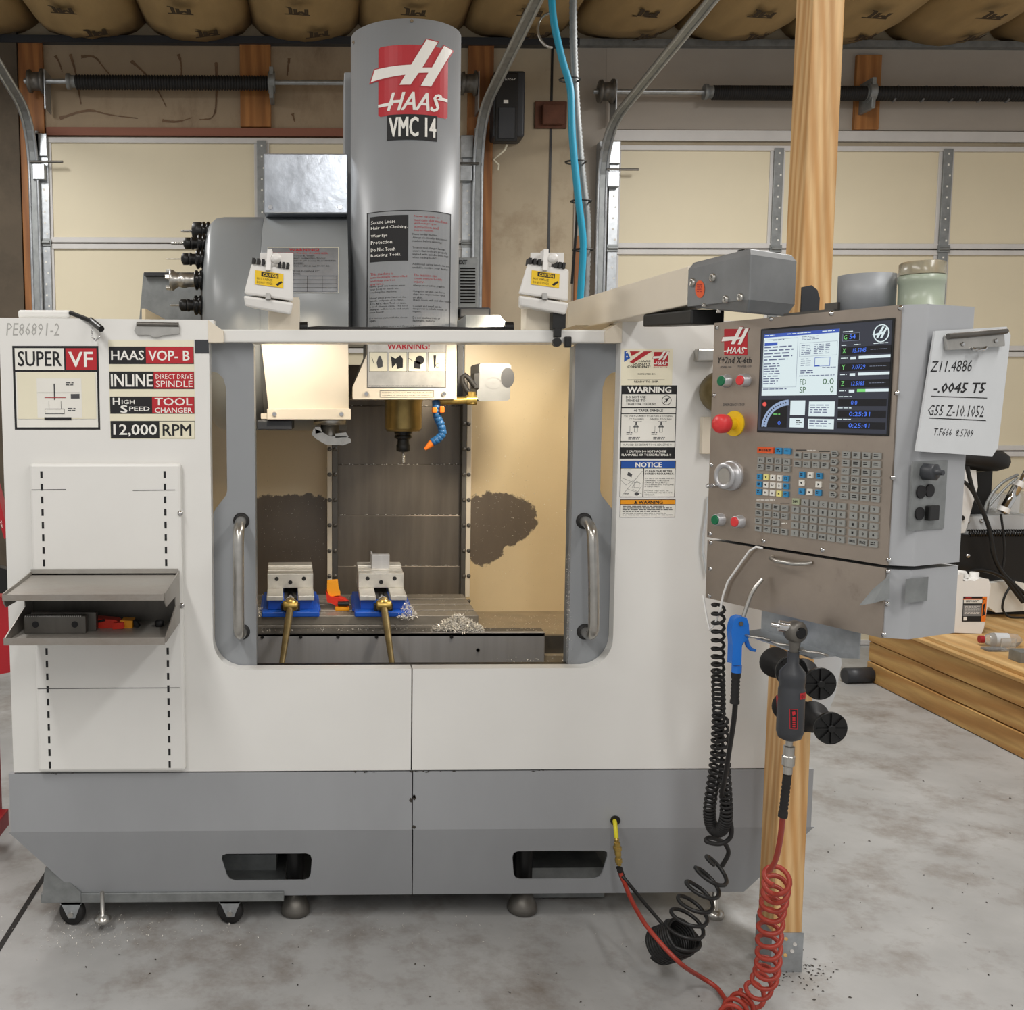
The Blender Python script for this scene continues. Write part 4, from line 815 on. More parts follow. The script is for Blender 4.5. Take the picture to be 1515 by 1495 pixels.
build('lower_housing', MB().prism([(x, y, z2-.132) for x, y in plan2], (0, 0, .13)), 'housing_grey', PD, frame=PM, bev=.003)
lf = build('lower_panel', MB().box((0, .002, z2-.132), (PWD-.005, .006, z2)), 'stainless', PD, frame=PM)
for px, py in ((1061, 485), (1141, 472), (1230, 464), (1332, 456), (1057, 585), (1327, 582), (1053, 688), (1051, 790), (1130, 801), (1217, 814), (1315, 829), (1321, 707)):
    x, z = pq(px, py); build('screw', MB().lathe([(.005, 0), (.0042, .0025), (.0015, .003)], (x, 0, z), (0, -1, 0), 10), 'chrome', fp, frame=PM)
for px, py in ((1051, 803), (1050, 842), (1049, 882), (1313, 846), (1312, 894), (1307, 940)):
    x, z = pq(px, py); build('screw', MB().lathe([(.005, 0), (.0042, .0025), (.0015, .003)], (x, .002, z), (0, -1, 0), 10), 'chrome', lf, frame=PM)
d = Decal(pl_map, .0004); logo(d, 1071.5, 487, 1106, 526); d.build('emblem', fp, 'red maker emblem')
d = Decal(pl_map, .0004); d.text('Y+2nd X-6th', 1062, 528, 1112, 538, 'ink', 2, .2); d.build('handwritten_note', fp, 'handwritten black note under the emblem')
for t_, a_, b_, c_, e_ in (('EMERGENCY STOP', 1070, 597, 1102, 601), ('POWER ON', 1066, 542, 1082, 545), ('POWER OFF', 1092, 541, 1112, 544)):
    d = Decal(pl_map, .0004); d.text(t_, a_, b_, c_, e_, 'ink_soft', 1); d.build('button_caption', fp)
# screen
sx0, sz0 = pq(1127, 487); sx1, _ = pq(1320, 560); _, sz1 = pq(1127, 640)
sb = build('screen_bezel', MB().box((sx0, -.003, sz1), (sx1, .0, sz0)), 'black', PD, frame=PM, bev=.0015)
d = Decal(pl_map, .0003); LB = 11
x0, x1, za, zb = sx0+.004, sx1-.003, sz0-.004, sz1+.004
def sm(u, v, h): return PM @ Vector((x0+(x1-x0)*u/100, -.0032-h, za+(zb-za)*v/100))
d = Decal(sm, .0002); d.rect(0, 0, 100, 100, 'scr_bg'); d.rect(2, 4, 63, 65, 'scr_white', 2); d.rect(2, 4, 63, 7.5, 'scr_blue', 3)
for a_, b_ in ((3, 12), (22, 42), (50, 60)): d.greek(a_, 5, b_, 6.5, 1, 'scr_white', 4)
d.rect(3, 12.5, 14, 15.5, 'scr_blue', 3); d.greek(3, 16.5, 28, 32, 5, 'scr_text', 3, .4, 3); d.greek(3, 33, 17, 55, 9, 'scr_text', 3, .4, 8); d.greek(10, 10, 20, 11.5, 1, 'scr_text', 3)
d.frame(2.5, 9.5, 31, 57, .3, 'scr_line', 3); d.greek(3, 58, 24, 60, 1, 'scr_text', 3); d.greek(34, 9, 48, 13, 3, 'scr_text', 3, .4, 4); d.frame(32.5, 15, 62, 28, .25, 'scr_line', 3)
for xx in (34, 38, 44, 48, 53): d.greek(xx, 17, xx+4, 27, 6, 'scr_text', 3, .4, int(xx))
d.greek(34, 30, 42, 38, 4, 'scr_text', 3, .4, 9); d.frame(45, 29.5, 57, 38, .4, 'scr_blue', 3); d.rect(45, 36.7, 49, 38, 'scr_blue', 3); d.greek(51, 38.8, 62, 40, 1, 'scr_text', 3); d.greek(34, 41, 45, 45, 2, 'scr_text', 3); d.greek(33, 46, 62, 47.5, 1, 'scr_text', 3)
d.text('FD', 34, 49.5, 39, 55, 'scr_dgreen', 3, 0, 0); d.text('SP', 34, 57, 39, 62.5, 'scr_dgreen', 3, 0, 0); d.text('0.0', 52, 49.5, 60.5, 55, 'scr_dgreen', 3, 0, 0); d.text('0', 58, 57, 60.5, 62.5, 'scr_dgreen', 3, 0, 0)
d.rect(2, 69, 24.5, 96.5, 'scr_dark', 2); d.circ(5, 73.5, 1.7, 'scr_red', 3, 2.2)
ar = [(24*math.cos(math.radians(t)), 28*math.sin(math.radians(t))) for t in range(182, 272, 6)]; br_ = [(19.5*math.cos(math.radians(t)), 22.5*math.sin(math.radians(t))) for t in range(182, 272, 6)]
for i in range(len(ar)-1):
    d.poly([(27+ar[i][0], 97+ar[i][1]), (27+ar[i+1][0], 97+ar[i+1][1]), (27+br_[i+1][0], 97+br_[i+1][1]), (27+br_[i][0], 97+br_[i][1])], 'scr_arc', 3)
    d.circ(27+(ar[i][0]+br_[i][0])/2, 97+(ar[i][1]+br_[i][1])/2, .6, 'scr_dark', 4, .8, 8)
d.greek(13, 83, 19, 84.5, 1, 'scr_green', 3); d.text('0', 17, 90, 19.3, 94, 'scr_digit', 3)
for a_, b_, c_, e_ in ((27, 70, 39, 84), (27, 87, 38.5, 96), (42, 71, 62, 85), (42, 87.5, 62, 97)): d.rect(a_, b_, c_, e_, 'scr_white', 2)
d.greek(43, 74, 60, 83, 4, 'scr_text', 3, .4, 11); d.greek(43, 89, 60, 96, 3, 'scr_text', 3, .4, 12); d.greek(32, 89, 37, 94, 3, 'ink', 3, .5, 2)
d.greek(65.5, 7, 74, 8.5, 1, 'scr_white', 3); d.rect(65.5, 9, 78, 16, 'scr_dark', 2); d.frame(65.5, 9, 78, 16, .3, 'scr_line', 3); d.text('G', 66.5, 10.5, 68.8, 14.5, 'scr_green', 3); d.text('54', 70.5, 10.3, 75, 14.3, 'scr_digit', 3)
d.ring(93, 11, 5.6, .9, 'scr_white', 3, 8); d.poly([(86.5, 12), (91, 10.5), (93.5, 5), (95, 5.3), (93.3, 9.8), (94.5, 9.5), (96, 6), (97.3, 6.4), (93.7, 15.5), (92.3, 15), (93.5, 11.8), (92.3, 12), (91, 15), (89.7, 14.6), (90.4, 12.6)], 'scr_white', 3)
for a_, b_ in ((65, 69), (74, 79), (88, 99)): d.greek(a_, 19.2, b_, 20.7, 1, 'scr_white', 3)
for i, (ax, v) in enumerate((('X', '15.5345'), ('Y', '7.0729'), ('Z', '12.5185'))):
    y0 = 21.5+i*15; d.rect(64.5, y0, 100, y0+7, 'scr_dark', 2); d.text(ax, 66, y0+1, 68.3, y0+5.4, 'scr_green', 3); d.text(v, 73.5, y0+1.4, 83, y0+5.2, 'scr_digit', 3, .1, 0); d.greek(86, y0+3, 98, y0+3.8, 1, 'scr_line', 3); d.greek(65, y0+9.5, 70, y0+11, 1, 'scr_white', 3); d.rect(72, y0+9, 76, y0+11.5, 'scr_white', 3); d.rect(78, y0+8.5, 100, y0+11, 'scr_white' if i < 2 else 'scr_white', 3)
d.rect(78, 60, 84, 62.5, 'scr_green', 4)
for i, (v, a_, b_) in enumerate((('0.0', 74, 78.5), ('0:25:31', 73, 88), ('0:25:41', 73, 88))):
    y0 = 69+i*10.4; d.rect(64.5, y0, 99, y0+6.4, 'scr_dark', 2); d.text(v, a_, y0+1.2, b_, y0+5.2, 'scr_digit', 3, .05, 0); d.greek(64.5, y0-2.7, 75, y0-1.2, 1, 'scr_white', 3)
scr = d.build('screen', PD, 'lit screen with readouts')
# buttons and hand wheel
def knob(name, px, py, prof, m, parent=PD, n=22, **k):
    x, z = pq(px, py); return build(name, MB().lathe(prof, (x, 0, z), (0, -1, 0), n), m, parent, frame=PM, **k)
for px, py, m_ in ((1076, 564, 'green_button'), (1104, 563, 'red_button'), (1067, 769, 'green_button'), (1096, 772, 'red_button')):
    b_ = knob('push_button', px, py, [(.0145, 0), (.0145, .004), (.0125, .006), (.0125, .017), (.0115, .0175)], 'aluminium'); knob('button_cap', px, py, [(.0105, .01), (.0105, .0195), (.009, .0205)], m_, b_)
e = knob('emergency_stop', 1087, 627, [(.0275, 0), (.0275, .003)], 'yellow', label='yellow backed red mushroom stop button', n=32); knob('stop_stem', 1087, 627, [(.0125, .003), (.0125, .022)], 'yellow', e); knob('stop_cap', 1087, 627, [(.012, .022), (.0195, .026), (.0205, .032), (.0205, .044), (.016, .05), (.006, .052)], 'red_button', e, 28)
hw = knob('hand_wheel', 1083, 704, [(.033, 0), (.033, .006), (.031, .008), (.0295, .008), (.0295, .022), (.027, .026), (.019, .026), (.018, .022)], 'aluminium', n=36)
knob('wheel_face', 1083, 704, [(.018, .02), (.018, .0225)], 'glass', hw); x, z = pq(1078, 716)
build('crank_pin', MB().lathe([(.005, .02), (.005, .05), (.0035, .052)], (x-.012, 0, z-.004), (0, -1, 0), 12), 'chrome', hw, frame=PM)
# keypad: every key its own raised cap
kz = lambda a, b: (1110+a/7.214, 650+b/7.214)
def key(a, b, m, wd=.0172, ht=.0125, txt=None, shape=None, seed=0, ink='ink', bars=2):
    x, z = pq(*kz(a, b)); w2, h2 = wd/2, ht/2
    pts = [(-w2, -h2), (w2, -h2), (w2, h2), (-w2, h2)] if shape is None else [(-w2, -h2), (w2*.5, -h2), (w2, 0), (w2*.5, h2), (-w2, h2)]
    k = (m, round(wd, 4), round(ht, 4), shape)
    if k not in KM:
        o = build('key', MB().prism([(p[0], -.0035, p[1]) for p in pts], (0, .0035, 0)), m, PD, bev=.0012, frame=Matrix(PM.to_3x3().to_4x4()))
        KM[k] = (o.data, MW[o.name].to_translation()); setm(o, PD, Matrix.Translation(PM @ Vector((x, 0, z))+KM[k][1]))
    else:
        o = bpy.data.objects.new('key', KM[k][0]); COL.objects.link(o); setm(o, PD, Matrix.Translation(PM @ Vector((x, 0, z))+KM[k][1]))
        bv = o.modifiers.new('bevel', 'BEVEL'); bv.width = .0012; bv.segments = 2; bv.limit_method = 'ANGLE'
    d = Decal(lambda u, v, h: PM @ Vector((x+u*w2, -.0036-h, z-v*h2)), .0002)
    if txt is None: d.greek(-.6, -.5 if bars == 2 else -.25, .65, .55 if bars == 2 else .25, bars, ink, 1, .55, seed)
    elif txt[0] == '^':
        r = int(txt[1:]); c_, s_ = math.cos(r*math.pi/4), math.sin(r*math.pi/4); d.poly([(c_*p-s_*q, s_*p+c_*q) for p, q in ((0, -.5), (.45, .2), (-.45, .2))], ink)
    else: d.text(txt, -.22*len(txt) if len(txt) < 4 else -.75, -.4, .22*len(txt) if len(txt) < 4 else .75, .4, ink, 1, 0, .02)
    d.build('legend', o); return o
KM = {}
def grid(c, rows, cols, fn):
    (ax, ay), (bx, by), (cx2, cy2), (dx, dy) = c
    for r in range(rows):
        for q in range(cols):
            s = q/max(1, cols-1); t = r/max(1, rows-1)
            x = (ax*(1-s)+bx*s)*(1-t)+(cx2*(1-s)+dx*s)*t; y = (ay*(1-s)+by*s)*(1-t)+(cy2*(1-s)+dy*s)*t; fn(r, q, x, y)
key(172, 117, 'key_red', .042, .0125, 'RESET'); key(312, 125, 'key_blue', .0155, .013, seed=2); key(405, 128, 'key_blue', .0165, .0125, bars=1, seed=3)
grid(((125, 222), (400, 240), (120, 297), (398, 318)), 2, 4, lambda r, q, x, y: key(x, y, 'key_grey', txt=('F%d' % (q+1)) if r == 0 else None, seed=q+10*r))
grid(((108, 400), (393, 420), (102, 562), (388, 588)), 3, 5, lambda r, q, x, y: key(x, y, 'key_blue' if q in (0, 4) else ('key_yellow' if (r, q) in ((0, 1), (2, 3)) else 'key_white'), .0125, .0118, txt=None if q in (0, 4) or (r, q) == (1, 2) else '^%d' % {(0, 1): 7, (0, 2): 0, (0, 3): 1, (1, 1): 6, (1, 3): 2, (2, 1): 5, (2, 2): 4, (2, 3): 3}[(r, q)], seed=r*5+q))
grid(((518, 172), (812, 187), (515, 262), (808, 278)), 2, 4, lambda r, q, x, y: key(x, y, 'key_grey', seed=20+q+4*r))
for a_, b_, m_, t_ in ((562, 378, 'key_blue', None), (652, 384, 'key_white', '^0'), (745, 392, 'key_blue', None), (558, 467, 'key_white', '^6'), (738, 483, 'key_white', '^2'), (556, 557, 'key_blue', None), (643, 563, 'key_white', '^4'), (735, 572, 'key_blue', None)): key(a_, b_, m_, .0125, .0118, t_, seed=a_)
grid(((912, 155), (912, 155), (895, 592), (895, 592)), 6, 1, lambda r, q, x, y: key(x, y, 'key_grey', .0165, .0118, None, 'arrow', 40+r))
grid(((1033, 167), (1360, 180), (1013, 605), (1343, 635)), 6, 4, lambda r, q, x, y: key(x, y, 'key_grey', seed=50+q+4*r))
grid(((103, 708), (378, 738), (97, 952), (372, 990)), 4, 4, lambda r, q, x, y: None if (r, q) == (2, 3) else key(x, y, 'key_grey', seed=80+q+4*r))
LET = ['SHIFT', *'ABCDEFGHIJKLMNOPQRSTUVWXYZ', 'EOB', '(', ')']
grid(((497, 665), (988, 718), (482, 1003), (973, 1072)), 5, 6, lambda r, q, x, y: key(x, y, 'key_green' if r+q == 0 else 'key_grey', txt=LET[r*6+q]))
DIG = [*'789456123', '-', '0', '.', 'CANCEL', 'SPACE', None]
grid(((1117, 728), (1337, 750), (1100, 1088), (1322, 1117)), 5, 3, lambda r, q, x, y: key(x, y, 'key_grey', txt=DIG[r*3+q], seed=99))
d = Decal(pl_map, .0004)
for a_, b_, c_, e_ in ((485, 112, 600, 124), (735, 126, 850, 138), (320, 680, 420, 690)): p, q = kz(a_, b_), kz(c_, e_); d.rect(p[0], p[1], q[0], q[1]-.4, 'ink')
for a_, b_, c_, e_ in ((68, 645, 310, 662), (610, 116, 720, 128), (335, 893, 408, 912)): p, q = kz(a_, b_), kz(c_, e_); d.greek(p[0], p[1], q[0], q[1], 1, 'label_white', 1, .5, 5)
d.build('keypad_heading', fp)
# lower panel handle, cord, tape, tool rail
pts = [pl_map(x, y, h) for x, y, h in ((1143, 824, .0), (1146, 826, .012), (1160, 830, .02), (1185, 834, .02), (1197, 834, .012), (1200, 833, 0))]
build('drawer_pull', MB().tube(pts, .004, 8), 'steel', PD)
build('white_cord', MB().tube([pl_map(x, y, .006) for x, y in ((1131, 811), (1122, 809), (1112, 815), (1100, 832), (1080, 860), (1073, 880), (1068, 905), (1060, 925), (1053, 932), (1050, 920), (1047, 905), (1043, 880))], .0025, 6), 'white_plastic', PD)
tp = [pl_map(1282, 895, .02), pl_map(1297, 872, .012), pl_map(1318, 851, .003), pl_map(1318, 886, .003), pl_map(1300, 892, .016)]
build('tape', MB().add(tp, [(0, 1, 2, 3, 4)]), 'galv_dull', PD, label='loose strip of silver tape')
SO = loc(PWD+.0285, 0, 0); RG = U
# side of the pendant (switch plate) faces along U
def side_map(px, py, h=0.): return PP(px, py, SO, RG)+RG*h
def sbox(name, x0, y0, x1, y1, h0, h1, m, parent, bev=0.):
    q = [side_map(x0, y0, h1), side_map(x1, y0+1, h1), side_map(x1, y1, h1), side_map(x0, y1, h1)]; q[1].z = q[0].z; q[3].z = q[2].z
    A = q[0]; B = side_map(x1, y1, h1); B2 = Vector((B.x, B.y, A.z)); A2 = Vector((A.x, A.y, B.z)); dd = RG*(h0-h1)
    return build(name, MB().hexa([A, B2, B, A2], [A+dd, B2+dd, B+dd, A2+dd]), m, parent, bev=bev)
sp_ = sbox('switch_plate', 1350, 683, 1395, 782, -.002, .002, 'galv_dull', PD)
for px, py, r in ((1360, 728, .012), (1373, 726, .012), (1358, 760, .012)): build('port_hole', MB().lathe([(r, 0), (r, .003)], side_map(px, py, .002), RG, 14), 'ink', sp_)
build('selector_knob', MB().lathe([(.016, 0), (.016, .02), (.012, .022), (.005, .022), (.005, .035)], side_map(1367, 698, .002), RG, 8), 'charcoal', sp_); sbox('rocker_switch', 1367, 748, 1381, 769, .002, .012, 'black', sp_, .002)
sbox('silver_tape', 1340, 857, 1371, 889, .0, .001, 'galv_dull', PD)
# items on top
c = loc(PWD*.97, .11, 0); c = c
def on_top(px, py, ly):
    r = ray(px, py); c0 = Vector((0, 0, CAMH)); # where the sight line crosses the depth ly behind the face
    o_ = loc(0, ly, 0); t = (o_-c0).dot(NN)/r.dot(NN); q = c0+r*t; q.z = TL.z; return q
c = on_top(1281, 452, .085); hgt = .072; build('pipe_collar', MB().lathe([(.046, 0), (.052, .001), (.052, hgt), (.047, hgt), (.047, .01)], c, UP, 40), 'collar_grey', PD, label='grey round collar on top of the pendant')
c = on_top(1362, 448, .12); bc = build('beacon_lamp', MB().lathe([(.043, 0), (.043, .006), (.039, .008), (.039, .046), (.041, .05), (.041, .062), (.036, .064)], c, UP, 32), 'beacon', PD, label='pale green beacon lamp with clear top'); build('beacon_top', MB().lathe([(.04, .064), (.04, .085), (.036, .088)], c, UP, 32), 'beacon_top', bc)
# swing arm
A0 = Vector((X(1017, 2.3, 420), 2.3, 0)); A1 = Vector((X(1109, 2.07, 420), 2.07, 0)); A2 = Vector((X(1178, 2.166, 420), 2.166, 0)); dv = (A0-A1).normalized(); A3 = A2+dv*(A0-A1).length
zt_a = P(1017, 391, 2.3).z; zb_a = P(1110, 462, 2.07).z
SA = thing('swing_arm', (X(840, 3.1, 450), 3.1, 1.74), 'grey swing arm carrying the pendant, with a cast elbow block', 'bracket')
base_ = [A0, A1, A2, A3]
def at_z(p, z): return Vector((p.x, p.y, z))
mb = MB(); cen = (A0+A1+A2+A3)/4
lev = [(zb_a, .86), (zb_a+.025, 1.), (zt_a-.012, 1.), (zt_a+.003, .9)]
vs = [at_z(cen+(p-cen)*s, z) for z, s in lev for p in base_]
vs[0].z += .03; vs[3].z += .03; vs[4].z += .008; vs[7].z += .008
mb.add(vs, [(0, 3, 2, 1), (12, 13, 14, 15)]+[(4*i+k, 4*i+(k+1) % 4, 4*i+4+(k+1) % 4, 4*i+4+k) for i in range(3) for k in range(4)])
bl_ = build('elbow_block', mb, 'cast_grey', SA, bev=.004)
side_n = (A1-A0).cross(UP).normalized(); side_n = side_n if side_n.y < 0 or side_n.x < 0 else -side_n
def el(px, py): return PP(px, py, A0, side_n)
for px, py, r in ((1026, 418, .009), (1056, 411, .009), (1075, 443, .008), (1097, 440, .008), (1043, 452, .004), (1065, 461, .004)): build('cap_screw', MB().lathe([(r, 0), (r, .006), (r*.55, .007), (r*.5, .003)], el(px, py), side_n, 12), 'steel', bl_)
d = Decal(lambda px, py, h: el(px, py)+side_n*(h+.0006)); d.circ(1036, 428, 7, 'key_red', 1, 13); d.greek(1032, 421, 1041, 434, 4, 'deep_red', 2, .4); d.build('round_sticker', bl_, 'orange oval sticker')
build('grease_cap', MB().lathe([(.012, 0), (.012, .006), (.008, .006), (.008, .02)], at_z(cen, zt_a+.001), UP, 12), 'black', bl_)
fa0 = Vector((X(1017, 2.3, 420), 2.3, 0)); wv = Vector((.075, 0, 0)); f1 = Vector((X(840, 3.1, 450), 3.1, 0)); z_t, z_b = zt_a-.004, P(1017, 449, 2.3).z-.004
mb = MB().hexa([at_z(fa0, z_b), at_z(fa0, z_t), at_z(fa0+wv, z_t), at_z(fa0+wv, z_b)], [at_z(f1, z_b), at_z(f1, z_t), at_z(f1+wv, z_t), at_z(f1+wv, z_b)]); build('arm_tube', mb, 'white_side', SA, bev=.003)
mb = MB(); q0, q1 = fa0.lerp(f1, -.03), fa0.lerp(f1, .3)
mb.hexa([at_z(q0, z_b-.045), at_z(q0, z_b-.012), at_z(q0+wv, z_b-.012), at_z(q0+wv, z_b-.045)], [at_z(q1, z_b-.03), at_z(q1, z_b), at_z(q1+wv, z_b), at_z(q1+wv, z_b-.03)]); build('rubber_stop', mb, 'black', SA, bev=.004)
build('arm_foot', MB().box((f1.x-.02, 2.92, P(600, 474, YF).z-.0), (f1.x+.13, 3.16, z_b+.005)), 'white_side', SA, bev=.003)
p0_, p1_ = loc(.1, .05, .0), loc(.1, .05, .06); 
fpoly('rubber_flap', [(1186, 424), (1200, 421), (1209, 428), (1213, 440), (1213, 462), (1186, 464)], 2.15, 2.154, 'charcoal', SA, cy=440)
mb = MB(); a_ = loc(.16, .06, .001); mb.box((.17, .02, .001), (.29, .12, .007)).box((.26, .03, .007), (.29, .06, .02)); tr_ = build('steel_tray', mb, 'steel_dark', frame=PM, label='flat dark steel clip lying on top of the pendant', cat='tray')
# clipboard fixed to the side
def cb(px, py, h=0.): return PP(px, py, SO+RG*.012, RG)+RG*h
TLc, TRc, BRc, BLc = cb(1384, 490), cb(1497, 483), cb(1475, 676), cb(1356, 668)
CB = thing('clipboard', (TLc+BRc)/2-UP*.12, 'pale grey clipboard with handwritten numbers on the side of the pendant', 'clipboard')
mb = MB(); q = [TLc, TLc.lerp(TRc, .93), TRc.lerp(BRc, .07), TRc.lerp(BRc, .93), BRc.lerp(BLc, .06), BLc]; mb.prism(q, -RG*.004); bd = build('board', mb, 'bluegrey_paper', CB)
def cu(u, v, h=0.): return (TLc*(1-u)+TRc*u)*(1-v)+(BLc*(1-u)+BRc*u)*v+RG*h
mb = MB(); mb.hexa([cu(.1, .04, .006), cu(.86, .03, .006), cu(.86, .15, .012), cu(.13, .165, .012)], [cu(.1, .04, 0), cu(.86, .03, 0), cu(.86, .15, .002), cu(.13, .165, .002)]); cl = build('clip', mb, 'steel', CB, bev=.002)
build('clip_roll', MB().tube([cu(.1, .05, .01), cu(.86, .035, .01)], .005, 10), 'steel_dark', cl)
build('clip_lip', MB().tube([cu(.42, .16, .012), cu(.47, .175, .016), cu(.55, .17, .016), cu(.6, .155, .012)], .003, 6), 'chrome', cl)
for u_, v_ in ((.3, .12), (.73, .105)): build('rivet', MB().lathe([(.004, 0), (.003, .002)], cu(u_, v_, .011), RG, 8), 'chrome', cl)
d = Decal(lambda u, v, h: cu(u/100, v/100, h), .0003)
d.text('Z11.4886', 1, 25, 53, 34, 'ink', 1, .1); d.text('-.0045 T5', 9, 43, 74, 51, 'ink', 1, .15, .03); d.line(7, 54, 78, 55, .7, 'ink', 1); d.text('G55 Z-10.1052', 6, 61, 76, 70, 'ink', 1, .1); d.line(9, 72, 80, 72.5, .8, 'ink', 1); d.text('T.F666  8.5709', 17, 80, 66, 86, 'ink', 1, .15)
d.build('handwriting', bd)
# ---------------------------------------------------------------- tool rail with air tools
rl = thing('tool_rail', loc(.2, .05, z2-.2), 'bent sheet metal tool hanger under the pendant with wire hooks', 'bracket')
x0_, _ = pq(1112, 900); x1_, zz = pq(1256, 950)
hz0 = z2-.132; build('hanger_sheet', MB().prism([(x0_, .03, hz0+.002), (x1_, .03, hz0+.002), (x1_, .03, hz0-.058), (x1_-.04, .03, hz0-.066), (x0_, .03, hz0-.05)], (0, .003, 0)), 'galv', rl, frame=PM)
build('shelf_lip', MB().prism([(x0_, -.03, hz0-.052), (x1_-.05, -.035, hz0-.064), (x1_-.05, .03, hz0-.064), (x0_, .03, hz0-.05)], (0, 0, .003)), 'galv', rl, frame=PM)
mb = MB()
for k in range(3):
    xx = x0_+.02+k*.07; mb.tube([(xx, -.03, hz0-.048), (xx+.01, -.05, hz0-.047), (xx+.03, -.05, hz0-.047), (xx+.04, -.03, hz0-.049), (xx+.06, -.03, hz0-.05)], .0025, 6)
build('wire_hook', mb, 'steel', rl, frame=PM)
# air ratchet
Yr = PP(1175, 1000, loc(0, -.05, 0), NN).y; r_ = lambda px, py, dy=0: P(px, py, Yr+dy)
AR = thing('air_ratchet', r_(1172, 1100), 'black pneumatic ratchet with red lettering hanging from the tool rail', 'air tool')
k_ = Yr/1500; mb = MB(); hd_ = r_(1177, 935)
build('ratchet_head', MB().lathe([(.008, -.014), (.02, -.012), (.022, -.006), (.022, .008), (.018, .013), (.008, .015)], hd_, (.35, -1, 0), 28).lathe([(.012, 0), (.011, .012), (.008, .03)], r_(1176, 945), r_(1174, 975)-r_(1176, 945), 16), 'steel_dark', AR)
build('face_plate', MB().lathe([(.012, 0), (.011, .003)], hd_+Vector((.3, -1, 0)).normalized()*.014, (.35, -1, 0), 20), 'black_gloss', AR)
build('socket', MB().cyl(r_(1170, 929, .0), r_(1152, 926, .005), .011, 16).cyl(r_(1152, 926, .005), r_(1141, 924, .01), .005, 10), 'chrome', AR)
ax_ = r_(1168, 1095)-r_(1174, 965); L_b = ax_.length
by = build('body', MB().lathe([(.011, 0), (.011, L_b*.13), (.024, L_b*.22), (.0255, L_b*.3), (.024, L_b*.36), (.024, L_b*.4), (.0255, L_b*.42), (.026, L_b*.9), (.022, L_b*.97), (.012, L_b)], r_(1174, 965), ax_, 28), 'charcoal', AR)
build('lever', MB().prism([r_(1152, 1032), r_(1157, 1031), r_(1160, 1062), r_(1154, 1066)], (0, .012, 0)), 'deep_red', AR, bev=.002)
def ar_map(px, py, h):
    t = r_(px, py); k = (px-(1174-(py-965)*.046))/20.; a = math.asin(max(-.95, min(.95, k))); return r_(1174-(py-965)*.046, py)+Vector((.0262*math.sin(a), -(.0262+h)*math.cos(a), 0))
d = Decal(ar_map, .0004, ('x', 4)); d.rect(1175, 1021, 1188, 1030, 'red'); d.text('01', 1177, 1023, 1183, 1028.5, 'ink', 2); d.frame(1160, 1044, 1171, 1073, .7, 'red', 2); d.rect(1161, 1045, 1170, 1072, 'ink', 1); d.poly([(1163, 1048), (1167, 1047), (1168, 1051), (1164, 1054)], 'red', 2)
for k in range(5): d.rect(1163.5, 1056+k*3, 1167.5, 1058+k*3, 'red', 2)
d.build('lettering', by, 'red lettering')
cp = build('air_coupling', MB().lathe([(.007, 0), (.007, .01), (.011, .012), (.011, .03), (.0125, .032), (.0125, .05), (.009, .054), (.009, .068), (.007, .07)], r_(1168, 1096), r_(1165, 1150)-r_(1168, 1096), 16, smooth=False), 'steel', AR)
# spools on pegs
for i, (px, py) in enumerate(((1213, 1012), (1229, 1078), (1189, 1061), (1171, 994))):
    Ysp = (2.37, 2.335, 2.446, 2.42)[i]; c = P(px, py, Ysp); rr = .039
    sp = thing('plastic_spool', c+Vector((0, .04, -rr)), ('black plastic spool, upper of the two beside the air ratchet', 'black plastic spool, lowest, clear of the air ratchet', 'black plastic spool partly hidden behind the ratchet grip', 'black plastic spool behind the neck of the air ratchet')[i], 'spool', 'black spools on the post')
    build('barrel', MB().lathe([(.03, 0), (.02, .02), (.02, .07), (rr, .085), (rr, .095)], c, (0, 1, 0), 28), 'black_rubber', sp)
    build('flange', MB().lathe([(rr-.004, -.001), (rr, -.003), (rr, .006), (.03, .008)], c, (0, 1, 0), 32), 'black', sp)
    mb = MB().lathe([(.006, -.008), (.009, -.008), (.009, 0)], c, (0, 1, 0), 14)
    for k in range(8): a_ = k*math.pi/4; q = Vector((math.cos(a_), 0, math.sin(a_))); s_ = Vector((-q.z, 0, q.x))*.0012; mb.hexa([c+q*.009+s_-Vector((0, .006, 0)), c+q*.036+s_-Vector((0, .006, 0)), c+q*.036-s_-Vector((0, .006, 0)), c+q*.009-s_-Vector((0, .006, 0))], [c+q*.009+s_, c+q*.036+s_, c+q*.036-s_, c+q*.009-s_])
    build('spoke', mb, 'black', sp); build('peg', MB().cyl(c+Vector((0, .095, 0)), Vector((c.x, Yp-.001 if i != 1 else 2.437, c.z)), .006, 8), 'steel', sp)
fpoly('backing_sheet', [(1150, 960), (1240, 962), (1243, 985), (1236, 1030), (1212, 1098), (1150, 1102)], 2.645, 2.65, 'bluegrey_paper', None, cy=1030, label='pale grey sheet standing behind the post and the black spools', cat='sheet')
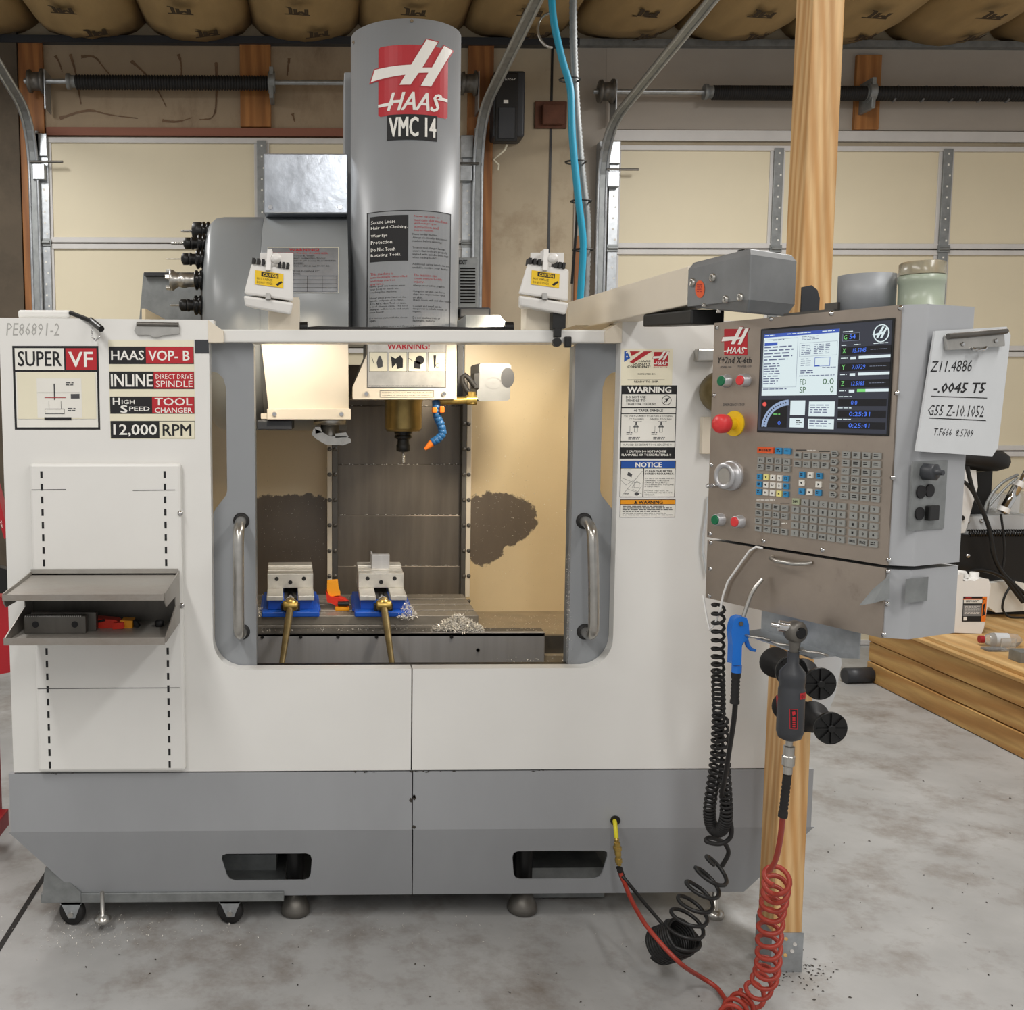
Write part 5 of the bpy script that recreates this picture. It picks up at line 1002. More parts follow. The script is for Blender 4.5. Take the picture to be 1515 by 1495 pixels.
# blow gun
Yg = PP(1095, 950, loc(0, -.06, 0), NN).y; g = lambda px, py, dy=0.: P(px, py, Yg+dy)
BG = thing('blow_gun', g(1088, 998), 'bright blue air blow gun with a bent steel nozzle hung on the rail', 'air tool')
build('handle', MB().prism([g(*p) for p in ((1084, 925), (1088, 916), (1096, 913), (1105, 915), (1108, 924), (1109, 942), (1105, 948), (1098, 953), (1097, 985), (1083, 985), (1084, 955), (1082, 937))], (0, .026, 0)), 'blue_gun', BG, bev=.006, seg=3)
build('grip_end', MB().lathe([(.0105, 0), (.0105, .016)], g(1090, 984, .013), (0, 0, -1), 18), 'blue_gun', BG)
build('trigger', MB().tube([g(x, y, .013) for x, y in ((1103, 944), (1106, 955), (1111, 961), (1118, 963))], [.005, .005, .004, .003], 8), 'blue_gun', BG)
build('nozzle', MB().tube([g(x, y, .013) for x, y in ((1100, 913), (1105, 897), (1111, 880), (1118, 869), (1128, 857))], .0042, 10), 'steel', BG)
build('hex_port', MB().lathe([(.005, 0), (.005, .003)], g(1096, 923), (0, -1, 0), 6), 'steel_dark', BG)
build('strain_relief', MB().lathe([(.01, 0), (.01, .01)]+[(.008 if k % 2 else .0095, .012+k*.004) for k in range(12)]+[(.01, .062), (.01, .068)], g(1089, 995, .013), (0, .02, -1), 12), 'black_rubber', BG)
def smooth(pts, it=3, div=6):
    q = [pts[i].lerp(pts[i+1], k/div) for i in range(len(pts)-1) for k in range(div)]+[pts[-1]]
    for _ in range(it*2): q = [q[0]]+[(q[i-1]+q[i]*2+q[i+1])/4 for i in range(1, len(q)-1)]+[q[-1]]
    return q
def coil(path, R, turns, n=14):
    """helix of radius R around a path"""
    out = []; K = turns*n; up = None
    for i in range(K+1):
        t = i/K*(len(path)-1); k = min(int(t), len(path)-2); p = path[k].lerp(path[k+1], t-k); tg = (path[min(k+1, len(path)-1)]-path[max(k-1, 0)]).normalized()
        if up is None: up = tg.orthogonal()
        a_ = (up-tg*up.dot(tg)).normalized(); up = a_; b_ = tg.cross(a_); th = 2*math.pi*i/n; r = R if not callable(R) else R(i/K); out.append(p+(a_*math.cos(th)+b_*math.sin(th))*r)
    return out
# black coiled hose: drops from the pendant, loops, ends in a loose coil on the floor
h = lambda px, py, Y: P(px, py, Y)
top = smooth([h(1063, 893, 2.2), h(1062, 1000, 2.25), h(1064, 1050, 2.3), h(1060, 1130, 2.35), h(1048, 1200, 2.4), h(1053, 1228, 2.4), h(1066, 1232, 2.38), h(1076, 1212, 2.36), h(1072, 1150, 2.34), h(1068, 1060, 2.3)])
HB = thing('coiled_air_hose', PZ(985, 1430, 0), 'black coiled air hose hanging from the pendant to a loose coil on the floor', 'air hose')
build('tight_coil', MB().tube(coil(top, .0125, 74, 10), .0037, 6), 'black_rubber', HB)
dn = smooth([g(1089, 1020, .013), g(1087, 1060, .05), g(1079, 1110, .12), g(1073, 1150, .18), h(1066, 1180, 2.36), h(1082, 1215, 2.36), h(1083, 1240, 2.37), h(1066, 1251, 2.38), h(1042, 1246, 2.38), h(1048, 1238, 2.4), h(1072, 1246, 2.42), h(1080, 1262, 2.43), h(1068, 1282, 2.44)])
build('straight_run', MB().tube(dn, .0055, 8), 'black_rubber', HB)
lo_ = [h(1066, 1280, 2.44), h(1048, 1300, 2.45), h(1034, 1325, 2.46), h(1022, 1350, 2.47), h(1014, 1372, 2.475), h(1006, 1392, 2.48)]
build('loose_coil', MB().tube(coil(lo_, lambda t: .036+.012*t, 6, 22), .0052, 7), 'black', HB)
lo2 = [h(1010, 1386, 2.47), h(994, 1394, 2.5), h(976, 1400, 2.54)]; lo2 = [Vector((p.x, p.y, max(p.z, .06))) for p in lo2]
build('coil_bundle', MB().tube(coil(lo2, .044, 10, 22), .0052, 7), 'black', HB)
tail = smooth([lo2[-1]+Vector((.02, 0, .045)), h(975, 1362, 2.55), h(952, 1335, 2.62), h(932, 1310, 2.68), h(921, 1297, 2.7)]); build('tail', MB().tube(tail, .0052, 8), 'black', HB)
# red coiled hose from the ratchet down to the floor and across to the machine
HR = thing('red_air_hose', PZ(1100, 1480, 0), 'red coiled air hose running from the ratchet to the machine outlet', 'air hose')
rt = Yr; build('strain_relief', MB().lathe([(.0085, 0), (.0085, .018)]+[(.0075 if k % 2 else .009, .02+k*.0045) for k in range(14)]+[(.0095, .084), (.0095, .094)], P(1165, 1146, rt), P(1159, 1200, rt+.01)-P(1165, 1146, rt), 12), 'black_rubber', HR)
rd_ = smooth([P(1159, 1200, rt+.01), P(1155, 1240, rt+.05), P(1148, 1275, rt+.1), P(1137, 1290, rt+.13)]); build('lead', MB().tube(rd_, .0058, 8), 'red_hose', HR)
Yc_ = 2.3; rc = [P(1150, 1294, rt+.15), P(1148, 1320, 2.18), P(1142, 1350, 2.22), P(1138, 1390, 2.25), P(1137, 1425, 2.28), P(1132, 1450, 2.3), PZ(1112, 1478, .03), PZ(1088, 1492, .03), PZ(1080, 1510, .03)]
rc = smooth(rc, 2); build('coil', MB().tube(coil(rc, .026, 16, 18), .0058, 7), 'red_hose', HR)
rl2 = smooth([PZ(1080, 1500, .012), PZ(1074, 1480, .012), PZ(1060, 1460, .012), PZ(1035, 1445, .03), h(1010, 1430, 2.38), h(985, 1405, 2.41), h(955, 1370, 2.47), h(935, 1335, 2.6), h(923, 1305, 2.7), h(918, 1292, 2.705)]); build('return_run', MB().tube(rl2, .0062, 8), 'red_hose', HR)
Yq = 2.71; oc = thing('outlet_coupling', P(915, 1290, Yq), 'brass quick coupling on a yellow hose at the skirt outlet', 'hose coupling')
build('yellow_hose', MB().tube([P(909, 1214, 2.76), P(910, 1218, Yq), P(912, 1240, Yq)], .006, 8), 'yellow_hose', oc)
build('coupling_body', MB().lathe([(.006, 0), (.008, .004), (.006, .012), (.009, .014), (.009, .024), (.012, .026), (.012, .034), (.009, .036), (.009, .05), (.0075, .056), (.0075, .06), (.01, .061), (.01, .072), (.007, .074), (.007, .08)], P(912, 1240, Yq), P(916, 1282, Yq)-P(912, 1240, Yq), 14, smooth=False), 'brass', oc)
build('strain_relief', MB().lathe([(.009, 0)]+[(.008 if k % 2 else .0095, .004+k*.004) for k in range(8)]+[(.008, .04)], P(916, 1284, Yq), P(922, 1302, Yq)-P(916, 1284, Yq), 12), 'black_rubber', oc)
# ================================================================ loose things
# tool holders sticking out of the drum
TH = [(333, 'black collet holder with twist drill, at the top of the tool drum', 'drill', .02), (360, 'black collet holder with bright twist drill, second down on the tool drum', 'drill', .026), (387, 'black collet holder with long thin drill on the tool drum', 'thin', .045), (420, 'silver face mill with cutting inserts on the tool drum', 'mill', 0), (457, 'black collet holder with short spot drill, lowest on the tool drum', 'spot', .022)]
for py, lab, kind_, tip in TH:
    zz = P(300, py, Yd-.2).z; ry = math.sqrt(max(.0, (Rd-.045)**2-(zz-zd)**2)); base = Vector((xd0+.004, Yd-ry, zz)); ax = Vector((-1, 0, 0))
    T = thing('tool_holder', base, lab, 'tool holder', 'tools in the drum')
    build('flange', MB().lathe([(.026, 0), (.031, .003), (.031, .009), (.026, .012), (.026, .015), (.031, .018), (.031, .024), (.022, .028)], base, ax, 22), 'black_gloss', T)
    if kind_ == 'mill':
        build('arbor', MB().lathe([(.022, .026), (.022, .05), (.024, .052), (.024, .07), (.02, .078), (.032, .095), (.032, .104), (.01, .104)], base, ax, 24), 'steel', T); mb = MB()
        for k in range(5):
            a_ = k*2*math.pi/5+.4; q = Vector((0, math.cos(a_), math.sin(a_))); s_ = Vector((0, -q.z, q.y)); c = base+ax*.102+q*.025; mb.hexa([c-s_*.006, c+s_*.006, c+s_*.006+q*.009, c-s_*.006+q*.009], [v+ax*.014 for v in (c-s_*.006, c+s_*.006, c+s_*.006+q*.009, c-s_*.006+q*.009)])
        build('cutting_insert', mb, 'steel_bright', T, bev=.001)
    else:
        L = .062 if py > 340 else .05
        build('collet_nut', MB().lathe([(.017, .026), (.017, .04), (.02, .042), (.02, .048), (.016, .05), (.016, L-.012), (.0185, L-.01), (.0185, L+.006), (.013, L+.01), (.008, L+.012)] if py > 340 else [(.026, .024), (.03, .03), (.03, .056), (.02, .06), (.01, .062)], base, ax, 18), 'black', T)
        build('drill_bit', drill(base+ax*(L+.008), ax, tip+.02, .0045 if kind_ != 'thin' else .0022) if kind_ == 'drill' else MB().tube([base+ax*(L+.008), base+ax*(L+.02+tip*.8), base+ax*(L+.02+tip)], [.003 if kind_ == 'spot' else .0018]*2+[.0004], 8), 'steel', T)
# vises on the table
def vise(lab, pxc, pyb, sc, ang, work):
    Yv = YT+.03; c = P(pxc, pyb, Yv); c.z = zt_; T = thing('machine_vise', c, lab, 'vise', 'machine vises on the table')
    rz = Matrix.Translation(c) @ Matrix.Rotation(ang, 4, 'Z'); w_ = .076
    def b(n, mb, m, p=T, bev=.002): return build(n, mb, m, p, frame=rz, bev=bev)
    b('base', MB().box((-.092, -.055, 0), (.092, .3, .018)).box((-.098, .02, .002), (.098, .26, .014)), 'blue', bev=.004)
    b('bed', MB().box((-w_+.004, -.02, .018), (-.02, .3, .05)).box((.02, -.02, .018), (w_-.004, .3, .05)), 'blue')
    b('way', MB().box((-w_, -.035, .05), (-.024, .3, .066)).box((.024, -.035, .05), (w_, .3, .066)), 'steel_bright')
    b('screw_well', MB().box((-.03, -.045, .018), (.03, .02, .04)).box((-.022, .0, .03), (.022, .3, .05)), 'black_rubber')
    j = b('moving_jaw', MB().box((-w_, .1, .066), (w_, .15, .115)), 'steel_bright')
    for q in (-.045, 0, .045): b('bolt_hole', MB().lathe([(.007, 0), (.007, .001)], (q, .0995, .098-(.012 if q == 0 else 0)), (0, -1, 0), 12), 'ink', j, 0)
    b('fixed_jaw', MB().box((-w_, .21, .066), (w_, .285, .125)).box((-w_, .165, .066), (w_, .21, .117)), 'steel_bright')
    b('screw', MB().cyl((0, -.05, .042), (0, .09, .042), .013, 18).lathe([(.02, 0), (.02, .02)], (0, -.02, .042), (0, -1, 0), 18), 'chrome', bev=0)
    if work: b('end_stop', MB().box((-.028, .19, .11), (.034, .215, .165)).box((-.03, .21, .11), (-.024, .25, .17)), 'aluminium')
    return T, rz
v1, m1 = vise('blue based machine vise nearer the tool changer', 430, 925, 1, .04, False)
v2, m2 = vise('blue based machine vise with an upright plate clamped in its jaws', 566, 925, 1, 0, True)
for (vm, bot, lab) in ((m1, (416, 990), 'bronze vise handle on the vise nearer the tool changer'), (m2, (581, 990), 'bronze vise handle on the vise holding an upright plate')):
    s_ = vm @ Vector((0, -.06, .042)); e_ = P(bot[0], bot[1], YF+.16); T = thing('vise_handle', e_, lab, 'handle', 'vise handles')
    dv_ = e_-s_; build('socket', MB().lathe([(.016, -.012), (.02, -.008), (.02, .02), (.014, .024)], s_, vm.to_3x3() @ Vector((0, -1, 0)), 16).lathe([(.012, -.024), (.016, -.02), (.016, .02), (.012, .024)], s_-Vector((0, .012, 0)), (1, 0, 0), 14), 'brass', T, bev=.001)
    build('bar', MB().tube([s_, s_+dv_*.25, s_+dv_*.92, e_], [.011, .012, .0085, .01], 12), 'handle_bronze', T)
# plastic clamp on the table
Yk = YT+.12; f = pm(Yk, 500, 890); T = thing('plastic_clamp', Vector((f(500, 900).x, Yk, zt_)), 'orange and red hinged plastic piece lying on the table between the vises', 'clamp')
def lump(n, pts, m, d0, d1, p=T): return build(n, MB().prism([f(x, y)+Vector((0, d0, 0)) for x, y in pts], (0, d1-d0, 0)), m, p, bev=.004)
lump('upper_jaw', [(484, 862), (500, 861), (501, 872), (504, 881), (488, 883), (484, 874)], 'orange_y', .0, .05); lump('link', [(482, 874), (488, 882), (502, 884), (512, 888), (517, 893), (516, 900), (502, 902), (494, 894), (484, 890)], 'red_bright', -.01, .04)
lump('lower_jaw', [(496, 896), (517, 897), (517, 907), (496, 907)], 'orange_y', -.03, .02); build('hinge_pin', MB().cyl(f(502, 892)+Vector((-.005, -.02, 0)), f(514, 892)+Vector((.005, -.02, 0)), .008, 12), 'black', T)
# swarf
def swarf(name, n, fn, label, size=.006, parent=None):
    rd = random.Random(len(name)*7+n); mb = MB()
    for _ in range(n):
        c, s_ = fn(rd); a_ = Vector((rd.uniform(-1, 1), rd.uniform(-1, 1), rd.uniform(-.6, .9))).normalized(); b_ = a_.orthogonal().normalized(); l = size*rd.uniform(.5, 1.6)*s_
        c_ = a_.cross(b_); mb.add([c, c+a_*l+b_*l*.3, c+a_*l*1.5-c_*l*.3, c+a_*l*.5-c_*l*.25], [(0, 1, 2, 3)])
    return build(name, mb, 'swarf', kind='stuff', label=label, cat='swarf', recalc=False)
pc = P(678, 934, YA+.03)
def heap(rd):
    r = rd.random()**.6; a_ = rd.uniform(0, 6.28); x = r*math.cos(a_); y = r*math.sin(a_); return Vector((pc.x+x*.08, pc.y+y*.027, P(600, 937, YA).z+.004+max(0, (1-r))*.055*rd.random()**.4)), 1
def vheap(cx2, cy2, rx, ry, hh, z0): return lambda rd: (lambda r, a_: (Vector((cx2+r*math.cos(a_)*rx, cy2+r*math.sin(a_)*ry, z0+(1-r)*hh*rd.random()+.002)), .8))(rd.random()**.6, rd.uniform(0, 6.28))
swarf('swarf_heap', 2200, heap, 'heap of curled silver chips beside the vise with the upright plate', .007)
q = m2 @ Vector((.075, -.03, 0)); swarf('swarf_drift', 700, vheap(q.x, q.y, .035, .06, .05, zt_), 'chips gathered against the blue vise base', .006)
q = m1 @ Vector((-.1, 0, 0)); swarf('swarf_patch', 250, vheap(q.x, q.y, .03, .05, .03, zt_), 'chips beside the vise nearer the tool changer', .006)
swarf('table_swarf', 500, lambda rd: (Vector((rd.uniform(tl+.05, tr), rd.uniform(YT, YT+.36), zt_+.001)), .5), 'loose chips scattered over the table', .005)
swarf('pan_swarf', 700, lambda rd: (Vector((rd.uniform(X(700, 3.4), IR-.02), rd.uniform(3.05, 3.8), pan_z+.001)), .7), 'loose chips scattered on the chip pan', .006)
swarf('apron_swarf', 260, lambda rd: (Vector((rd.uniform(X(380, YA), X(800, YA)), rd.uniform(YA+.005, YA+.055), P(600, 937, YA).z+.005)), .6), 'loose chips along the apron edge', .005)
swarf('wall_swarf', 420, lambda rd: (P(*((rd.uniform(696, 835), rd.gauss(750, 60)) if rd.random() < .7 else (rd.uniform(385, 480), rd.uniform(740, 830))), YB-.003), .5), 'chips stuck to the inner walls of the enclosure', .007)
swarf('floor_swarf', 500, lambda rd: ((lambda p: Vector((p.x, p.y, .002)))(PZ(rd.gauss(150, 70) if rd.random() < .7 else rd.uniform(250, 1200), rd.gauss(1378, 18), 0)), .7), 'fine bright chips scattered on the floor by the casters', .005)
swarf('door_swarf', 300, lambda rd: (P(rd.uniform(838, 845), rd.uniform(820, 985), YF+.05), .5), 'fine chips clinging to the edge of the open door', .005)
rd = random.Random(31); mb = MB()
for _ in range(260):
    p = PZ(rd.uniform(20, 1500), rd.uniform(1150, 1490), 0) if rd.random() < .75 else PZ(rd.gauss(1190, 25), rd.gauss(1440, 14), 0)
    if p.y > 2.7 and p.x < 1.3: continue
    a_ = rd.uniform(0, 6.28); l = rd.uniform(.0015, .006); u_ = Vector((math.cos(a_), math.sin(a_), 0))*l; v_ = Vector((-u_.y, u_.x, 0))*.4
    mb.add([p+UP*.001-u_, p+UP*.001-v_, p+UP*.001+u_, p+UP*.003+v_], [(0, 1, 2, 3)])
build('floor_debris', mb, 'speck', kind='stuff', label='dark specks and shavings scattered over the concrete floor', cat='debris', recalc=False)
# clip on the left panel
T = thing('bulldog_clip', P(233, 490, YF), 'worn silver clip fixed on the white panel above the stickers', 'clip')
f = pm(YF-.002, 233, 487); build('clip_plate', MB().prism([f(*p) for p in ((203, 479), (265, 480), (266, 494), (240, 497), (236, 499), (226, 499), (222, 496), (204, 496), (199, 490))], (0, -.006, 0)), 'steel', T, bev=.002); build('clip_roll', MB().cyl(f(203, 480)-Vector((0, .006, 0)), f(265, 481)-Vector((0, .006, 0)), .006, 10), 'steel_dark', T)
# slotted shelf tray
zb0 = P(150, 849, YF-.03).z; D_ = .245; Yb = YF-.024; xl_, xr_ = X(46, Yb, 850), X(264, Yb, 850)
SH = thing('shelf_tray', ((xl_+xr_)/2, Yb-.1, P(150, 955, Yb-.1).z), 'bare steel two-level shelf tray hooked on the slotted panel', 'shelf')
mat('shelf_steel', 'a19e98', .45, metal=.25, var=.2, scale=9, dirt='66574a', dirt_amt=1.5, stretch=(.5, 1, 1))
zf = P(120, 882, Yb-D_).z; zf2 = zf
build('top_plate', MB().hexa([(xl_, Yb-D_, zf), (xr_, Yb-D_, zf), (xr_, Yb, zb0-.004), (xl_, Yb, zb0-.004)], [(xl_, Yb-D_, zf-.003), (xr_, Yb-D_, zf-.003), (xr_, Yb, zb0-.007), (xl_, Yb, zb0-.007)]).box((xl_, Yb-D_-.002, zf-.012), (xr_, Yb-D_, zf+.004)).box((xl_, Yb-.003, zb0-.006), (xr_, Yb, zb0+.012)), 'shelf_steel', SH)
z_lo = P(120, 952, Yb-D_).z; build('bottom_plate', MB().box((xl_, Yb-D_, z_lo), (xr_, Yb, z_lo+.003)).box((xl_, Yb-D_-.003, z_lo-.004), (xr_, Yb-D_, z_lo+.014)), 'shelf_steel', SH)
build('back_plate', MB().box((xl_, Yb-.003, z_lo), (xr_, Yb, zb0)), 'steel_dark', SH)
for x_ in (xl_, xr_):
    pr_ = [(Yb, zb0+.006), (Yb-D_, zf+.006), (Yb-D_+.005, zf-.02), (Yb-D_+.02, zf-.032), (Yb-.075, zf-.034), (Yb-.07, zf-.06), (Yb-D_, z_lo+.012), (Yb-D_, z_lo), (Yb, z_lo)]
    build('side_plate', MB().prism([(x_, y, z) for y, z in pr_], (.003, 0, 0)), 'shelf_steel', SH)
zs = z_lo+.003; Yk = Yb-.15; f = pm(Yk, 85, 940)
xa, xb_ = X(36, Yk, 940), X(127, Yk, 940)
T = thing('soft_jaw_block', ((xa+xb_)/2, Yk+.02, zs), 'grey steel jaw block with two bolt holes lying in the shelf tray', 'jaw block')
build('block', MB().box((xa, Yk, zs), (xb_, Yk+.03, zs+.045)).box((xa+.01, Yk+.03, zs), (xb_+.02, Yk+.055, zs+.049)), 'steel_dark', T, bev=.0015)
for px in (53, 111): build('bolt_hole', MB().lathe([(.0085, 0), (.0085, .0012)], Vector((X(px, Yk, 940), Yk, zs+.024)), (0, -1, 0), 16), 'ink', T)
mb = MB()
for k in range(28): xx = xa+.004+k*(xb_-xa-.012)/28; mb.box((xx, Yk-.0008, zs+.0435), (xx+.002, Yk+.02, zs+.0465))
build('serration', mb, 'steel', T)
d = Decal(pm(Yk-.0001, 82, 942)); d.text('JERGENS', 67, 940, 85, 943.5, 'steel_bright', 1); d.ring(89, 941, 2.6, .5, 'steel_bright', 1); d.build('stamped_mark', T)
Yk = Yb-.09; f = pm(Yk, 170, 935); T = thing('plastic_clamp', Vector((f(165, 940).x, Yk, zs)), 'red and yellow hinged plastic piece lying in the shelf tray', 'clamp')
lump('arm', [(118, 919), (130, 915), (150, 916), (172, 918), (182, 926), (176, 940), (160, 942), (148, 930), (118, 924)], 'red_bright', 0, .04, T); lump('jaw', [(178, 918), (196, 919), (196, 942), (186, 942), (184, 932)], 'orange_y', 0, .04, T); lump('tip', [(196, 919), (202, 922), (205, 930), (198, 937)], 'black', .01, .03, T); build('strap', MB().tube([f(x, y)+Vector((0, -.004, 0)) for x, y in ((128, 926), (140, 921), (156, 917))], .003, 6), 'black', T); lump('knuckle', [(168, 921), (184, 920), (185, 929), (168, 930)], 'red_bright', -.012, .03, T); lump('far_jaw', [(120, 916), (135, 914), (134, 921), (117, 922)], 'orange_y', .02, .05, T)
build('bolt', MB().lathe([(.009, -.006), (.009, .006), (.005, .007), (.005, .03)], f(152, 944)+Vector((0, -.02, 0)), (.4, 1, 0), 14), 'black_gloss', T); build('pin', MB().cyl(f(170, 938)+Vector((0, -.006, 0)), f(188, 938)+Vector((0, -.006, 0)), .009, 14), 'black', T)
T = build('rubber_knob', MB().lathe([(.009, 0), (.012, .004), (.012, .014), (.006, .018)], Vector((X(236, Yb-.07, 940), Yb-.07, zs)), (0, 0, 1), 16), 'black_rubber', label='small black knob at the right end of the shelf tray', cat='knob')
# rolling tray under the machine
Yt = YF+.06; CT = thing('caster_tray', (X(200, Yt, 1330), Yt+.2, 0), 'galvanised rolling tray on black casters pushed under the machine', 'rolling tray')
f = pm(Yt, 200, 1330); zt2, zb2 = f(0, 1322).z, f(0, 1336).z
build('tray', MB().box((X(60, Yt, 1330), Yt, zb2), (X(420, Yt, 1330), Yt+.5, zt2)), 'galv_dull', CT, bev=.002); build('tray_end', MB().prism([f(*p)-Vector((0, .003, 0)) for p in ((62, 1334), (68, 1284), (80, 1280), (120, 1320), (120, 1334))], (0, .3, 0)), 'galv_dull', CT)
for px in (105, 340):
    cw = X(px, Yt, 1350); rw = .038; yw = Yt+.02
    ca = build('caster_wheel', MB().lathe([(.015, -.014), (rw-.004, -.014), (rw, -.008), (rw, .008), (rw-.004, .014), (.015, .014)], (cw, yw, rw), (.25, 1, 0), 30), 'black_rubber', CT)
    build('caster_fork', MB().prism([(cw-.028, yw-.022, zb2), (cw+.03, yw-.022, zb2), (cw+.012, yw-.022, rw-.012), (cw-.008, yw-.022, rw-.012)], (0, .004, 0)).box((cw-.03, yw-.022, zb2-.004), (cw+.03, yw+.03, zb2)), 'galv', CT); build('axle_nut', MB().lathe([(.008, 0), (.008, .006)], (cw, yw-.022, rw), (0, -1, 0), 6), 'steel', ca)
c = Vector((X(152, YF+.03, 1355), YF+.03, .0)); build('stand_off', MB().lathe([(.018, .03), (.024, .034), (.024, .042), (.012, .05), (.006, .052), (.006, .12)], c, (0, 0, 1), 20), 'steel', CT)
# jug on the platform
J0 = PZ(1425, 938, zp); ks = J0.y/1500; J = thing('plastic_jug', J0, 'white plastic jug with a black and orange label on the wooden platform', 'jug')
jy = J0.y; f = pm(jy, 1427, 895)
pts = [(1399, 936), (1397, 930), (1402, 868), (1406, 857), (1414, 852), (1441, 850), (1444, 848), (1456, 848), (1461, 856), (1464, 868), (1458, 930), (1456, 940), (1452, 942), (1404, 939)]
b0 = f(1430, 940).z; off = Vector((0, 0, zp-b0))
mb = MB(); hole = [(1423, 855), (1434, 854.5), (1434, 861), (1423, 862)]
body = [(1397.5, 932), (1402, 868), (1406, 858), (1413, 853), (1423, 852), (1423, 862), (1434, 861), (1440, 862), (1447, 858), (1460, 859), (1464, 869), (1458, 932), (1455, 940), (1401, 938)]
mb.prism([f(*p)+off for p in body], (0, .13, 0)); bd_ = build('jug_body', mb, 'white_plastic', J, bev=.012, seg=3)
build('jug_handle', MB().tube([f(x, y)+off+Vector((0, .065, 0)) for x, y in ((1422, 855), (1428, 852), (1436, 853), (1440, 860))], .012, 10), 'white_plastic', J)
build('jug_cap', MB().lathe([(.022, 0), (.022, .022), (.02, .024)], f(1451, 859)+off+Vector((0, .065, 0)), (0, 0, 1), 24), 'white_plastic', J)
d = Decal(pm(jy-.0006, 1442, 903)); d.rect(1424, 885, 1459, 922, 'ink'); d.rect(1425, 889.5, 1454, 895, 'label_white', 2); d.rect(1424, 888, 1457, 889.5, 'orange', 2); d.rect(1425, 897, 1452, 914, 'ink_grey', 2); d.rect(1452.5, 885, 1459, 922, 'orange', 2); d.poly([(1454, 897), (1457.5, 894), (1456, 905), (1458, 912), (1453.5, 914)], 'ink', 3); d.greek(1428, 890.5, 1448, 894, 2, 'ink', 3); d.greek(1427, 899, 1450, 912, 7, 'ink_white', 3, .3); d.rect(1427, 886, 1436, 887.4, 'ink_red', 3); d.rect(1426, 915, 1431, 920, 'ink_white', 3)
o = d.build('jug_label', bd_, 'black and orange printed label'); o.location += off
# bottle and clear plates beside the jug
c = PZ(1492, 948, zp+.03); B_ = thing('plastic_bottle', c-UP*.03, 'clear plastic bottle lying on its side on the platform', 'bottle')
ax_ = Vector((-1, .15, .0)); build('bottle_body', MB().lathe([(.012, -.0), (.03, .02), (.033, .05), (.033, .13), (.025, .15), (.012, .17)], c+Vector((.06, 0, 0)), ax_, 22), 'clear_plastic', B_); build('bottle_label', MB().lathe([(.0335, .06), (.0335, .12)], c+Vector((.06, 0, 0)), ax_, 22), 'bluegrey_paper', B_)
build('bottle_cap', MB().lathe([(.018, .165), (.018, .185)], c+Vector((.06, 0, 0)), ax_, 16), 'deep_red', B_)
for i, (px, py, ln, ht, lab) in enumerate(((1476, 964, .1, .012, 'thin clear plate lying flat on the platform by the bottle'), (1490, 962, .07, .055, 'clear plastic bracket standing in front of the bottle'))):
    c = PZ(px, py, zp); build('clear_plate', MB().box((c.x-ln/2, c.y-.01, zp), (c.x+ln/2, c.y+(.05 if i == 0 else .0), zp+ht)), 'clear_plastic', label=lab, cat='plate', bev=.002)
c = PZ(1516, 982, zp); build('metal_block', MB().box((c.x-.02, c.y, zp), (c.x+.12, c.y+.08, zp+.05)), 'galv_dull', label='small grey metal block at the edge of the platform', cat='block', bev=.002)
# partly hidden vehicle on the platform
Yv = 5.3; f = pm(Yv, 1440, 780); V = thing('seated_vehicle', (X(1450, Yv, 900), Yv+.2, zp), 'partly hidden black and white ride-on machine with padded seat behind the jug', 'vehicle')
def zcl(v): v.z = max(v.z, zp+.001); return v
def vp(n, pts, m, d0, d1, p=V, bev=.006): return build(n, MB().prism([zcl(f(x, y)+Vector((0, d0, 0))) for x, y in pts], (0, d1-d0, 0)), m, p, bev=bev, seg=3)
sc_ = f(1457, 678); mb = MB(); n_ = 28; vs = []
prf = [(.02, -.06), (.13, -.058), (.185, -.04), (.195, -.01), (.19, .02), (.16, .045), (.08, .06), (.01, .062)]
for r, z in prf:
    for k in range(n_): a_ = 2*math.pi*k/n_; vs.append((sc_.x+r*1.0*math.cos(a_), sc_.y+.15+r*math.sin(a_)*.8, sc_.z+z-.02*math.cos(a_)))
mb.add(vs, [(i*n_+k, i*n_+(k+1) % n_, (i+1)*n_+(k+1) % n_, (i+1)*n_+k) for i in range(len(prf)-1) for k in range(n_)]+[tuple(range(n_-1, -1, -1)), tuple(range((len(prf)-1)*n_, len(prf)*n_))], 0, True); build('seat', mb, 'black_rubber', V)
vp('seat_bracket', [(1405, 704), (1418, 694), (1448, 697), (1452, 722), (1446, 748), (1440, 778), (1437, 790), (1424, 792), (1420, 770), (1421, 735), (1415, 715)], 'white_plastic', .05, .11)
vp('frame_arm', [(1398, 770), (1410, 768), (1412, 760), (1420, 758), (1424, 776), (1418, 783), (1398, 780)], 'white_plastic', .0, .06); vp('frame_beam', [(1398, 770), (1515, 766), (1560, 768), (1560, 794), (1398, 794)], 'bluegrey_paper', .1, .3)
vp('chassis', [(1396, 794), (1560, 794), (1560, 870), (1396, 866)], 'black', .06, .5); vp('skid', [(1396, 862), (1560, 866), (1560, 932), (1396, 924)], 'black', .12, .5)
vp('fender', [(1463, 866), (1505, 860), (1540, 868), (1540, 905), (1485, 908), (1468, 896)], 'label_white', .02, .4, bev=.02); vp('side_panel', [(1398, 715), (1412, 712), (1408, 765), (1398, 768)], 'charcoal', .06, .1); vp('battery_box', [(1448, 706), (1500, 700), (1500, 770), (1452, 772)], 'black', .2, .4)
a_, b_ = f(1481, 760), f(1509, 705); sk_ = build('damper', MB().lathe([(.014, 0), (.028, .01), (.028, .03), (.024, .032), (.024, .16), (.028, .163), (.028, .185), (.012, .19), (.012, .26)], a_, b_-a_, 20), 'chrome', V); build('damper_collar', MB().lathe([(.03, .008), (.03, .034)], a_, b_-a_, 20).lathe([(.03, .16), (.03, .19)], a_, b_-a_, 20), 'white_plastic', sk_)
